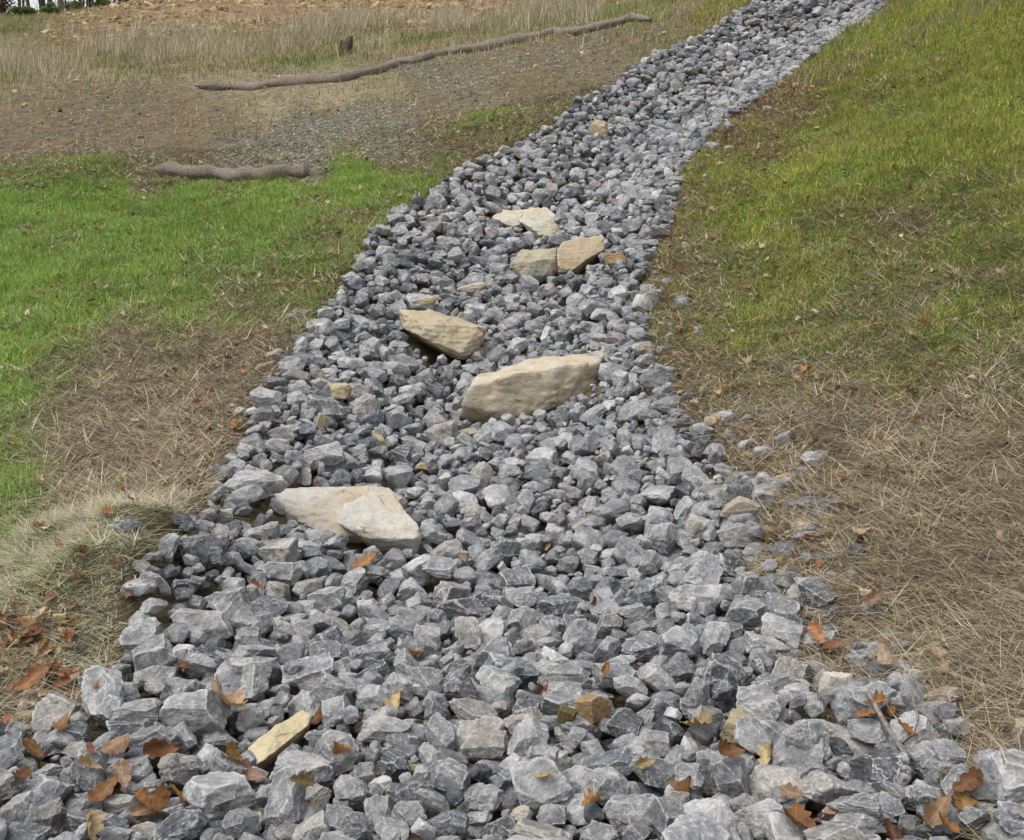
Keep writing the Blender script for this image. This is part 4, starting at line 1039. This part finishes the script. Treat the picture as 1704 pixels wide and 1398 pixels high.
def build_chips():
    f = lambda zz, u, v, x, y, s: np.clip(zz[:, 3] * .8 + zz[:, 2] * .07, 0, 1) * (u < 1250)
    x, y, z, zz, u, v = scatter(420000, 9, 25, f)
    n = len(x); c = mixcol((.14, .138, .115), (.31, .30, .26), n, .25)
    w = rng.random(n) < .12; c[w] = mixcol((.3, .24, .14), (.45, .38, .26), int(w.sum()))
    chips('gravel', x, y, z, rng.lognormal(math.log(.024), .45, n).clip(.012, .09), c, 'grey green stone chips strewn over the slope left of the channel', 'gravel'); print('gravel', n)
    f = lambda zz, u, v, x, y, s: np.clip(zz[:, 4] * 1.0 * (.45 + 1.6 * fbm(x, y, .5, 3)) + .012, 0, 1) * (u < 1250) * (v < 240)
    x, y, z, zz, u, v = scatter(80000, 16, 42, f)
    n = len(x); c = mixcol((.24, .155, .075), (.52, .42, .26), n, .2)
    chips('rubble', x, y, z, rng.lognormal(math.log(.10), .45, n).clip(.04, .34) * np.where(zz[:, 4] > .4, 1.15, .6), c, 'yellow brown broken stone covering the cut bank at the top', 'rubble'); print('rubble', n)
    f = lambda zz, u, v, x, y, s: np.clip(zz[:, 2] * .35 * np.exp(s / .35) * 1.6 + .02, 0, 1) * (y < 14)
    x, y, z, zz, u, v = scatter(110000, 2.4, 14, f)
    n = len(x); c = mixcol((.15, .11, .06), (.40, .32, .19), n, .22)
    w = rng.random(n) < .2; c[w] = mixcol((.16, .16, .165), (.32, .32, .31), int(w.sum()))
    chips('pebbles', x, y, z, rng.lognormal(math.log(.022), .5, n).clip(.008, .075), c, 'small tan and grey pebbles scattered along the channel rims', 'pebbles'); print('pebbles', n)
build_chips()

# ------------------------------------------------------------------ leaves
def leaf_mesh(seed):
    r = np.random.default_rng(seed); nl, nw = 22, 7
    t = np.linspace(0, 1, nl)
    env = np.sin(np.pi * np.clip(t * .94 + .03, 0, 1)) ** .7 * (.55 + .45 * t)
    lob = .58 + .42 * np.abs(np.sin(np.pi * (t * r.uniform(3.2, 4.3) + r.uniform(0, .3)))) ** .8 if seed % 4 else np.ones(nl)
    w = .38 * env * lob; w[0] = .012; w[1] = .02; w[-1] = .01
    cx, tw, curl = r.uniform(.5, 2.6), r.uniform(-1.6, 1.6), r.uniform(.6, 3.2) * r.choice([-1, 1], p=[.3, .7])
    P = []
    for i in range(nl):
        ws_l = w[i] * r.uniform(.85, 1.12); ws_r = w[i] * r.uniform(.85, 1.12)
        for k in range(nw):
            s = -1 + 2 * k / (nw - 1); yy = s * (ws_r if s > 0 else ws_l)
            xx = t[i] - .5
            zz = curl * yy * yy * 1.6 + cx * .28 * (xx * xx) + tw * xx * yy + r.normal(0, .016)
            P.append((xx + .25 * abs(yy), yy, zz))
    i = np.arange(nl - 1)[:, None] * nw + np.arange(nw - 1)[None]
    q = np.stack([i, i + 1, i + nw + 1, i + nw], -1).reshape(-1)
    return np.array(P), q, (nl - 1) * (nw - 1)
LEAFV = [leaf_mesh(s) for s in range(10)]
LEAFM = []
for P, q, nf in LEAFV:
    me = mesh_np('leaf', P * .1, q, np.full(nf, 4), True); me.materials.append(M_LEAF); LEAFM.append(me)
LCOL = {'rust brown': (.25, .112, .052), 'dark brown': (.13, .055, .03), 'tan': (.45, .32, .19), 'orange brown': (.35, .175, .075), 'pale tan': (.52, .41, .28), 'pinkish brown': (.29, .19, .135)}
SURF_ALL = lambda x, y: np.where((x > DX0 + .1) & (x < DX1 - .1) & (y > DY0 + .1) & (y < DY1 - .1), np.maximum(surf(x, y), z_ground(x, y)), z_ground(x, y))
def put_leaf(x, y, z, size, col, lab, group, tilt=None):
    e = .05
    gxn = float((SURF_ALL(np.array(x + e), np.array(y)) - SURF_ALL(np.array(x - e), np.array(y))) / (2 * e)); gyn = float((SURF_ALL(np.array(x), np.array(y + e)) - SURF_ALL(np.array(x), np.array(y - e))) / (2 * e))
    nrm = Vector((-np.clip(gxn, -1, 1), -np.clip(gyn, -1, 1), 1.0)) + Vector(rng.normal(0, .22, 3))
    o = bpy.data.objects.new('leaf', LEAFM[int(rng.integers(len(LEAFM)))]); COL.objects.link(o)
    qt = nrm.to_track_quat('Z', 'Y').to_matrix() @ Matrix.Rotation(rng.uniform(0, 6.28), 3, 'Z')
    o.matrix_world = Matrix.Translation((x, y, z)) @ (qt @ Matrix.Scale(size / .1, 3)).to_4x4()
    c = np.array(LCOL[col]) * rng.uniform(.65, 1.3) * np.array([1, rng.uniform(.9, 1.12), rng.uniform(.75, 1.02)]); o.color = (*[float(k) for k in c], 1)
    return tag(o, lab, 'leaf', group)
SEEN_LEAVES = [
 (378,1180,85,'tan','largest leaf, pale tan and lobed, lying left of the long yellow stone'),(175,1325,62,'rust brown','rust brown oak leaf at the left of the lower left leaf cluster'),(205,1300,55,'pinkish brown','pinkish brown leaf on top of the lower left leaf cluster'),(250,1335,62,'orange brown','orange brown cupped leaf right in the lower left leaf cluster'),(298,1335,55,'orange brown','curled orange leaf poking out right of the leaf cluster'),
 (235,1360,58,'pinkish brown','pinkish leaf at the foot of the lower left leaf cluster'),(135,1265,60,'dark brown','dark brown leaf in the gap beneath the flat blue grey slab'),(150,1285,45,'tan','tan leaf beside the dark brown leaf, lower left'),(192,1248,55,'pinkish brown','pinkish oak leaf standing between rocks, lower left'),(268,1255,58,'rust brown','brown leaf standing upright against a rock, lower left'),(38,1300,48,'rust brown','bright rust leaf among rocks by the left edge'),
 (55,1255,45,'orange brown','orange leaf on a rock near the left edge'),(148,1388,60,'tan','pale tan lobed leaf at the bottom edge, left'),(10,1208,28,'rust brown','small red brown leaf against rocks at the left edge'),(390,1262,45,'orange brown','orange leaf hidden beside the tip of the long yellow stone'),(400,1295,75,'pinkish brown','long pinkish leaf in front of the long yellow stone'),(500,1310,45,'pinkish brown','pinkish leaf sliver right of the long pinkish leaf'),(570,1250,34,'orange brown','small orange leaf standing right of the long yellow stone'),
 (610,940,48,'orange brown','orange brown oak leaf in front of the cream slab'),(655,1185,60,'tan','tan leaf pressed under a light rock in the lower middle'),(430,982,34,'rust brown','rust leaf in a hollow on the left side'),(305,1115,30,'rust brown','small rust leaf under the dark rock on the left'),(770,935,22,'tan','small yellow leaf right of the cream slab'),(985,1345,45,'orange brown','orange leaf at the bottom right of centre'),(905,1300,36,'tan','tan leaf beside the broad rough slab'),
 (1075,1278,34,'tan','pale leaf resting on the wide flat rock'),(1160,1215,60,'tan','curled tan leaf beside the olive tan block'),(1215,1260,55,'rust brown','rust leaf under the olive tan block'),(1130,1310,45,'rust brown','rust leaf below the wide flat rock'),(1275,1270,48,'pale tan','pale folded leaf between grey rocks on the lower right'),(1325,1375,90,'rust brown','large red brown oak leaf standing at the bottom edge on the right'),(1320,1330,50,'pinkish brown','pinkish leaf above the large red brown leaf'),
 (1375,1360,50,'pinkish brown','pinkish curled leaf right of the large red brown leaf'),(1455,1178,40,'orange brown','orange leaf at the upper end of the dead stick'),(1440,1200,36,'rust brown','rust leaf left of the dead stick'),(1600,1340,62,'orange brown','orange leaf at the lower right beside the grass'),(1575,1385,60,'orange brown','orange leaf at the bottom edge, lower right'),(1610,1312,60,'dark brown','dark folded leaf above the orange leaf, lower right'),(1560,1360,70,'pinkish brown','long pinkish curl under a grey rock, lower right'),
 (1480,1190,34,'orange brown','orange leaf right of the dead stick'),(1505,1220,40,'rust brown','rust leaf in front of the half sunk rock'),(1385,1095,45,'rust brown','rust leaf at the straw edge, right side'),(1360,1070,45,'orange brown','orange leaf at the straw edge above the rust leaf'),(1470,1105,40,'pale tan','pale leaf lying on the low sunk rock'),(1455,1010,40,'pinkish brown','brown leaf in straw on the right bank'),(1310,945,34,'pale tan','pale leaf upright beside the right rim'),(1435,895,34,'pale tan','pale leaf in the straw near the flat stranded rock'),
 (95,925,40,'rust brown','rust oak leaf on the green patch left of the hay mound'),(72,1000,30,'rust brown','rust leaf on the hay mound left side'),(58,1070,46,'rust brown','shiny rust leaf on the edge of the hay mound'),(35,1075,44,'orange brown','orange leaf in the leaf pile by the left edge'),(52,1150,62,'orange brown','large orange leaf at the foot of the leaf pile'),(25,1050,34,'dark brown','dark leaf in the leaf pile by the left edge'),(62,1100,26,'pale tan','pale curled leaf in the leaf pile'),(118,1140,34,'orange brown','orange leaf between the leaf pile and the rocks'),
 (215,993,26,'rust brown','red leaf stuck upright beside the hay mound'),(985,1010,24,'rust brown','red leaf sunk in a gap right of centre'),(1010,1120,26,'orange brown','orange leaf in a gap behind the orange brown stone'),(905,1150,30,'rust brown','rust leaf behind the orange brown stone'),(790,1070,20,'rust brown','small red leaf in a gap below the darkest slab'),(690,1090,24,'orange brown','orange leaf in a gap left of centre'),
]
def build_leaves():
    for u, v, w, col, lab in SEEN_LEAVES:
        p = hit(u, v, SURF_ALL, .01); dep = (p - CAM)[1] * CP - (p - CAM)[2] * SP
        put_leaf(p[0], p[1], p[2] + (.016 if sdist(p[0], p[1]) > 0 else .035), w * dep / F_PX * (1.1 if w > 70 else 1.0), col, lab, 'fallen oak leaves')
    used = {}
    marks = [(a, b, p) for a, b, p in LAND] + [(1458,1262,'big triangular rock'),(1204,1132,'dark charcoal block'),(1014,1274,'wide flat rock'),(340,1041,'long light slab'),(775,1012,'darkest slab'),(30,1356,'corner rock'),(988,1190,'orange brown stone'),(905,1368,'broad rough slab'),(1158,991,'layered rock'),(175,985,'hay mound'),(1390,1148,'whitish rock')]
    names = list(LCOL); pr = np.array([.28, .1, .15, .2, .15, .12]); pr /= pr.sum()
    # gaps in the rubble
    spots = []
    from_ = np.argwhere((SDG > .05)); 
    tries = 0
    while len(spots) < 150 and tries < 60000:
        tries += 1
        ci, cj = from_[rng.integers(len(from_))]; x = DX0 + ci * DR; y = DY0 + cj * DR
        if y > 7.5 or rng.random() > (3.0 / y) ** 2.4 * (1.0 if x < -.4 else .6): continue
        a = H[max(ci - 7, 0):ci + 8, max(cj - 7, 0):cj + 8]
        if H[ci, cj] < a.mean() - .032 and H[ci, cj] < np.percentile(a, 28):
            u, v, _ = project(np.array([x, y, H[ci, cj]]))
            if -10 < u < 1714 and v < 1410: spots.append((x, y, float(H[ci, cj]) + .014, rng.uniform(.035, .072), u, v))
    # leaf pile on the left, stray leaves on the right margin
    for (uc, vc, su, sv, n, sm) in ((50, 1080, 55, 55, 86, .05), (120, 1130, 40, 25, 34, .046), (1380, 1050, 60, 60, 14, .06), (1500, 1240, 60, 60, 14, .07), (1350, 930, 60, 50, 8, .05)):
        for k in range(n):
            u, v = rng.normal(uc, su), rng.normal(vc, sv)
            if not (-10 < u < 1710 and v < 1395): continue
            p = hit(u, v, SURF_ALL)
            spots.append((p[0], p[1], p[2] + .014 + .022 * rng.random(), sm * rng.uniform(.55, 1.35), u, v))
    for x, y, z, s, u, v in spots[:240]:
        col = names[rng.choice(len(names), p=pr)]
        if u < 170 and v > 950 and v < 1180 and rng.random() < .45: col = 'pale tan' if rng.random() < .6 else 'tan'
        ds = sorted((math.hypot(u - a, (v - b) * 1.4), a, b, p) for a, b, p in marks)
        lab = None
        for q in range(4):
            d0, a, b, p = ds[q]
            du, dv = u - a, (v - b) * 1.3
            rel = ('right of' if du > 0 else 'left of') if abs(du) > abs(dv) else ('in front of' if dv > 0 else 'behind')
            for sz in (('small' if s < .06 else 'curled'),):
                for ex in ('', f', towards the {ds[q + 1][3]}'):
                    t = f"{sz} {col} leaf {rel} the {p}{ex}"
                    if t not in used: lab = t; break
            if lab: break
        if lab is None: lab = f"{col} fallen leaf caught low between grey rocks"
        used[lab] = 1
        put_leaf(x, y, z, s, col, lab, 'fallen oak leaves')
    # far scatter of tiny leaves: not countable
    f = lambda zz, u, v, x, y, s: np.where(y < 16, .5, 0) * (.3 + zz[:, 2] + .4 * (s > -.8))
    x, y, z, zz, u, v = scatter(9000, 3.2, 14, f)
    V = []; Q = []; C = []; tot = []; n = 0
    for i in range(len(x)):
        P, q, nf = LEAFV[int(rng.integers(10))]
        P = P[::1] * rng.uniform(.03, .075); Rm = rot(rng.uniform(0, 6.28), rng.normal(0, .3), rng.normal(0, .3))
        V.append(P @ Rm.T + np.array([x[i], y[i], z[i] + .032])); Q.append(q + n); n += len(P); tot.append(nf)
        C.append(np.repeat((np.array(LCOL[names[rng.choice(len(names), p=pr)]]) * rng.uniform(.7, 1.2))[None], len(P), 0))
    me = mesh_np('leaf_litter', np.vstack(V), np.concatenate(Q), np.full(sum(tot), 4), True); color_attr(me, 'col', np.vstack(C))
    tag(link('leaf_litter', me, M_LITTER), 'small brown leaves scattered over the grass banks', 'leaf litter', None, 'stuff')
    print('leaves', len(spots) + len(SEEN_LEAVES), 'litter', len(x))
build_leaves()
print('leaves', round(time.time() - T0, 1))

# ------------------------------------------------------------------ tubes: straw logs, sticks, trees
def tube(path, radii, nseg=12, seed=0, wob=0.0, cap=True):
    path = np.asarray(path, float); n = len(path)
    tg = np.gradient(path, axis=0); tg /= np.linalg.norm(tg, axis=1, keepdims=True)
    ref = np.array([0, 0, 1.0]) if abs(tg[0][2]) < .9 else np.array([0, 1.0, 0])
    V = []
    for i in range(n):
        a = np.cross(tg[i], ref); a /= np.linalg.norm(a); b = np.cross(a, tg[i])
        for k in range(nseg):
            th = 2 * math.pi * k / nseg
            r = radii[i] * (1 + wob * (2 * mnoise.noise(Vector((path[i][0] * 4 + seed, path[i][1] * 4 + math.cos(th) * .8, path[i][2] * 4 + math.sin(th) * .8)))))
            V.append(path[i] + r * (math.cos(th) * a + math.sin(th) * b))
    F = []
    for i in range(n - 1):
        for k in range(nseg):
            F.append((i * nseg + k, i * nseg + (k + 1) % nseg, (i + 1) * nseg + (k + 1) % nseg, (i + 1) * nseg + k))
    fl = [v for f in F for v in f]; tot = [4] * len(F)
    if cap:
        fl += list(range(nseg))[::-1]; tot.append(nseg); fl += list(range((n - 1) * nseg, n * nseg)); tot.append(nseg)
    return np.array(V), fl, tot
def join(parts):
    V = []; fl = []; tot = []; n = 0
    for v, f, t in parts: V.append(v); fl += [q + n for q in f]; tot += t; n += len(v)
    return np.vstack(V), fl, tot
def tube_obj(name, parts, mat, loc=None, parent=None):
    V, fl, tot = join(parts)
    loc = np.zeros(3) if loc is None else np.asarray(loc, float)
    me = mesh_np(name, V - (loc if parent is None else 0), fl, np.array(tot), True)
    o = link(name, me, mat, parent)
    if parent is None: o.location = loc
    return o
def ground_path(pix, n, lift):
    pts = np.array([hit(u, v, z_ground) for u, v in pix]); t = np.linspace(0, len(pts) - 1, n)
    # smooth interpolation
    out = np.stack([np.interp(t, np.arange(len(pts)), pts[:, k]) for k in range(3)], -1)
    for _ in range(3): out[1:-1] = (out[:-2] + 2 * out[1:-1] + out[2:]) / 4
    out[:, 2] = z_ground(out[:, 0], out[:, 1]) + lift
    for _ in range(6): out[1:-1, 2] = (out[:-2, 2] + 2 * out[1:-1, 2] + out[2:, 2]) / 4
    return out
def straw_log(pix, rad, label, n=60, seed=1):
    p = ground_path(pix, n, rad * (.85 if n < 100 else .6))
    t = np.linspace(0, 1, n)
    r = rad * (.8 + .2 * np.clip(t * 3, 0, 1)) * (1 + .2 * np.sin(t * 23 + seed) * np.sin(t * 9 + 2 * seed) + .1 * np.sin(t * 61)) * np.clip(np.minimum(t, 1 - t) / .06, .12, 1) ** .5
    o = tube_obj('straw_log', [tube(p, r, 20, seed, .17)], M_LOG, p[n // 2] - np.array([0, 0, rad]))
    return tag(o, label, 'straw log', 'straw logs laid across the left slope')
straw_log([(256, 293), (285, 291), (318, 299), (360, 298), (400, 303), (440, 302), (480, 297), (500, 296), (514, 295)], .082, 'short thick straw log lying at the upper edge of the green grass', 60, 2)
straw_log([(325, 149), (350, 150), (390, 148), (430, 149), (470, 142), (520, 139), (560, 138), (592, 130), (640, 119), (660, 109), (700, 104), (740, 92), (790, 87), (850, 74), (900, 64), (930, 57), (965, 58), (1000, 48), (1035, 40), (1055, 34), (1082, 38)], .088, 'very long crooked straw log climbing across the far slope', 190, 9)

def stick(pts3, r0, r1, label, name='stick', seed=0):
    p = np.array(pts3, float); t = np.linspace(0, len(p) - 1, 24)
    q = np.stack([np.interp(t, np.arange(len(p)), p[:, k]) for k in range(3)], -1)
    for _ in range(2): q[1:-1] = (q[:-2] + 2 * q[1:-1] + q[2:]) / 4
    q[:, 2] += max(0.0, float((SURF_ALL(q[:, 0], q[:, 1]) - q[:, 2]).max()) * .85)
    o = tube_obj(name, [tube(q, np.linspace(r0, r1, 24), 8, seed, .25)], M_STICK, q[12])
    return tag(o, label, 'stick')
def on(u, v, lift): 
    p = hit(u, v, SURF_ALL, lift); return p
stick([on(1444, 1152, .02), on(1470, 1200, .035), on(1500, 1248, .03), on(1528, 1268, .02)], .008, .005, 'dead grey stick lying across rocks beside the big triangular rock')
stick([on(1516, 1150, .03), on(1528, 1195, .03), on(1520, 1222, .02), on(1500, 1238, .012)], .004, .003, 'thin bent twig curving over the half sunk rock', seed=3)
stick([on(1190, 480, .02), on(1240, 470, .02), on(1300, 452, .015)], .006, .004, 'slim dead twig on the grass right of the channel', seed=4)

# dark broken stump with two prongs on the far hillside
def build_stump():
    b = hit(575, 92, z_ground); Y = b[1]
    root = bpy.data.objects.new('stump', None); COL.objects.link(root); root.location = b
    tag(root, 'dark brown broken stump with a jagged top on the far hillside', 'stump')
    k = Y / F_PX
    def loc(u, v): return at(u, v, Y) - b
    base = [loc(576, 95), loc(576, 88), loc(576, 80), loc(576.5, 73), loc(577, 69)]
    tube_obj('trunk', [tube(base, [.17, .15, .135, .12, .05], 14, 1, .35)], M_STUMP, parent=root)
    tube_obj('splinter', [tube([loc(571, 80), loc(570, 72), loc(568, 66)], [.06, .05, .02], 8, 2, .4)], M_STUMP, parent=root)
    tube_obj('splinter', [tube([loc(580, 80), loc(582, 70), loc(584.5, 60)], [.085, .07, .03], 8, 3, .4)], M_STUMP, parent=root)
build_stump()

# ------------------------------------------------------------------ bare trees and shrubs on the left skyline
def tree(u, Y, width_px, lean, label, mat, height, seed, kind='bare_tree'):
    r = np.random.default_rng(seed)
    x = float(at(u, 15, Y)[0]); z = float(z_ground(np.array([x]), np.array([Y]))[0]) - .15
    root = bpy.data.objects.new(kind, None); COL.objects.link(root); root.location = (x, Y, z)
    tag(root, label, 'tree', 'bare trees on the left skyline')
    rad = width_px * Y / F_PX / 2
    n = 14; t = np.linspace(0, 1, n)
    P = np.stack([lean * t * height + .12 * np.cumsum(r.normal(0, 1, n)) * t, .1 * np.cumsum(r.normal(0, 1, n)) * t, t * height], -1)
    tube_obj('trunk', [tube(P, rad * (1.15 - .95 * t) + .006, 9, seed, .12)], mat, parent=root)
    br = []
    for k in range(int(r.integers(9, 14))):
        i = int(r.integers(2, n - 1)); s = P[i]; a = r.uniform(0, 6.28); L = r.uniform(.8, 2.4) * (1.15 - t[i])
        d = np.array([math.cos(a), math.sin(a), r.uniform(.25, .9)]); q = [s]
        for m in range(5):
            d = d + r.normal(0, .18, 3); q.append(q[-1] + d / np.linalg.norm(d) * L / 5)
        br.append(tube(q, np.linspace(rad * .38 * (1.2 - t[i]), .004, 6), 5, k, 0, False))
        for m in range(3):
            s2 = q[int(r.integers(2, 5))]; d2 = d + r.normal(0, .6, 3); q2 = [s2, s2 + d2 * L * .15, s2 + d2 * L * .3 + r.normal(0, .05, 3)]
            br.append(tube(q2, [.008, .006, .003], 4, m, 0, False))
    # low suckers and twigs near the ground
    for k in range(6):
        a = r.uniform(0, 6.28); s = P[0] + np.array([math.cos(a), math.sin(a), 0]) * r.uniform(.05, .5)
        q = [s, s + np.array([r.normal(0, .15), r.normal(0, .15), r.uniform(.3, .7)])]; q.append(q[-1] + np.array([r.normal(0, .2), r.normal(0, .2), r.uniform(.3, .6)]))
        br.append(tube(q, [.012, .009, .004], 4, k, 0, False))
    tube_obj('crown', br, mat, parent=root)
TREES = [(73, 37, 6.5, .01, 'dark slender trunk left of the thickest trunk', M_BARK, 10), (85, 38.5, 6, -.01, 'dark trunk close behind, touching the thickest trunk', M_BARK, 9), (102, 36.5, 8.5, .0, 'thickest grey trunk on the left skyline', M_BARKP, 11), (134, 38, 4.5, .0, 'thin straight trunk right of the thickest trunk', M_BARK, 9), (147, 37, 6, .01, 'dark trunk near the middle of the skyline row', M_BARK, 9.5),
         (157, 38, 4, -.05, 'thin trunk leaning left in the skyline row', M_BARK, 8), (166, 37.5, 4.5, .06, 'thin trunk leaning right in the skyline row', M_BARK, 8), (191, 37.5, 3.5, .02, 'thinnest trunk in the skyline row', M_BARK, 7), (201, 36.8, 7, .0, 'dark trunk at the right end of the skyline row', M_BARK, 9), (50, 36.5, 4.5, -.12, 'crooked dark trunk leaning left near the corner', M_BARK, 8), (32, 38.5, 4, .03, 'thin trunk behind the russet bush', M_BARK, 8), (230, 39, 3, .02, 'faint thin trunk right of the row, far back', M_BARK, 7)]
for k, (u, Y, w, ln, lab, mt, hh) in enumerate(TREES): tree(u, Y, w, ln, lab, mt, hh, 40 + k)

for k in range(12):
    rr_ = np.random.default_rng(900 + k)
    tree(8 + 20 * k + rr_.uniform(-7, 7), rr_.uniform(39, 44), rr_.uniform(2.2, 4.2), rr_.uniform(-.05, .05), 'thin bare stem in the thicket behind the skyline trunks', M_BARK, rr_.uniform(5, 8), 70 + k)
def shrub(u, v, Y, w, h, cols, label, seed, name='shrub'):
    r = np.random.default_rng(seed); x = float(at(u, v, Y)[0]); z = float(z_ground(np.array([x]), np.array([Y]))[0])
    root = bpy.data.objects.new(name, None); COL.objects.link(root); root.location = (x, Y, z); tag(root, label, 'shrub', 'shrubs on the left skyline')
    st = []
    for k in range(7):
        a = r.uniform(0, 6.28); q = [np.zeros(3), np.array([math.cos(a) * w * .2, math.sin(a) * w * .2, h * .45]), np.array([math.cos(a) * w * .4, math.sin(a) * w * .4, h * .85])]
        st.append(tube(q, [.02, .014, .006], 5, k, 0, False))
    tube_obj('stem', st, M_BARK, parent=root)
    n = 1500; cl = r.normal(0, 1, (14, 3)); cl /= np.linalg.norm(cl, axis=1, keepdims=True); cl *= r.uniform(.3, .95, (14, 1))
    c = cl[r.integers(14, size=n)] + r.normal(0, .2, (n, 3))
    c = c * np.array([w * .5, w * .5, h * .5]) + np.array([0, 0, h * .55])
    d = r.normal(0, 1, (n, 3)); d /= np.linalg.norm(d, axis=1, keepdims=True); e = np.cross(d, r.normal(0, 1, (n, 3))); e /= np.linalg.norm(e, axis=1, keepdims=True)
    s = r.uniform(.025, .06, (n, 1))
    V = np.stack([c - d * s, c + e * s * .6, c + d * s, c - e * s * .6], 1).reshape(-1, 3)
    me = mesh_np('foliage', V, np.arange(4 * n), np.full(n, 4), False)
    t = r.random((n, 1)); color_attr(me, 'col', np.repeat(np.array(cols[0]) * (1 - t) + np.array(cols[1]) * t, 4, 0))
    link('foliage', me, M_BLADE, root)
GREENS = ((.08, .13, .035), (.20, .26, .09))
RUSSET = ((.05, .02, .018), (.13, .055, .04))
shrub(4, 14, 35.0, .85, 1.5, RUSSET, 'dark russet bush in the top left corner', 1)
shrub(22, 16, 39.0, 1.2, 1.1, RUSSET, 'brown brush filling the gap behind the corner trees', 11)
shrub(115, 10, 40.0, 1.3, .8, ((.05, .04, .03), (.13, .10, .07)), 'dark brush far behind the thickest trunk', 12)
shrub(60, 12, 41.0, 1.2, .9, ((.05, .045, .03), (.13, .12, .07)), 'dark brush far behind the slender dark trunk', 13)
shrub(40, 30, 34.0, .8, .30, GREENS, 'low green shrub under the left skyline trees', 2)
shrub(86, 32, 33.5, .45, .28, GREENS, 'small green shrub below the thickest trunk', 3)
shrub(125, 14, 36.0, .5, .35, GREENS, 'green shrub between thin trunks on the skyline', 4)
shrub(172, 10, 36.0, .6, .32, GREENS, 'wide green shrub near the right skyline trunks', 5)
shrub(212, 10, 36.5, .6, .3, GREENS, 'flat green shrub at the right end of the skyline', 6)
# pale leaning branch at the corner
p0 = hit(7, 29, z_ground)
o = tube_obj('branch', [tube([p0, at(14, 18, p0[1]), at(26, 9, p0[1])], [.03, .025, .012], 7, 2, .1)], M_BARKP, p0); tag(o, 'pale bare branch leaning right beside the russet bush', 'branch')
print('done', round(time.time() - T0, 1))
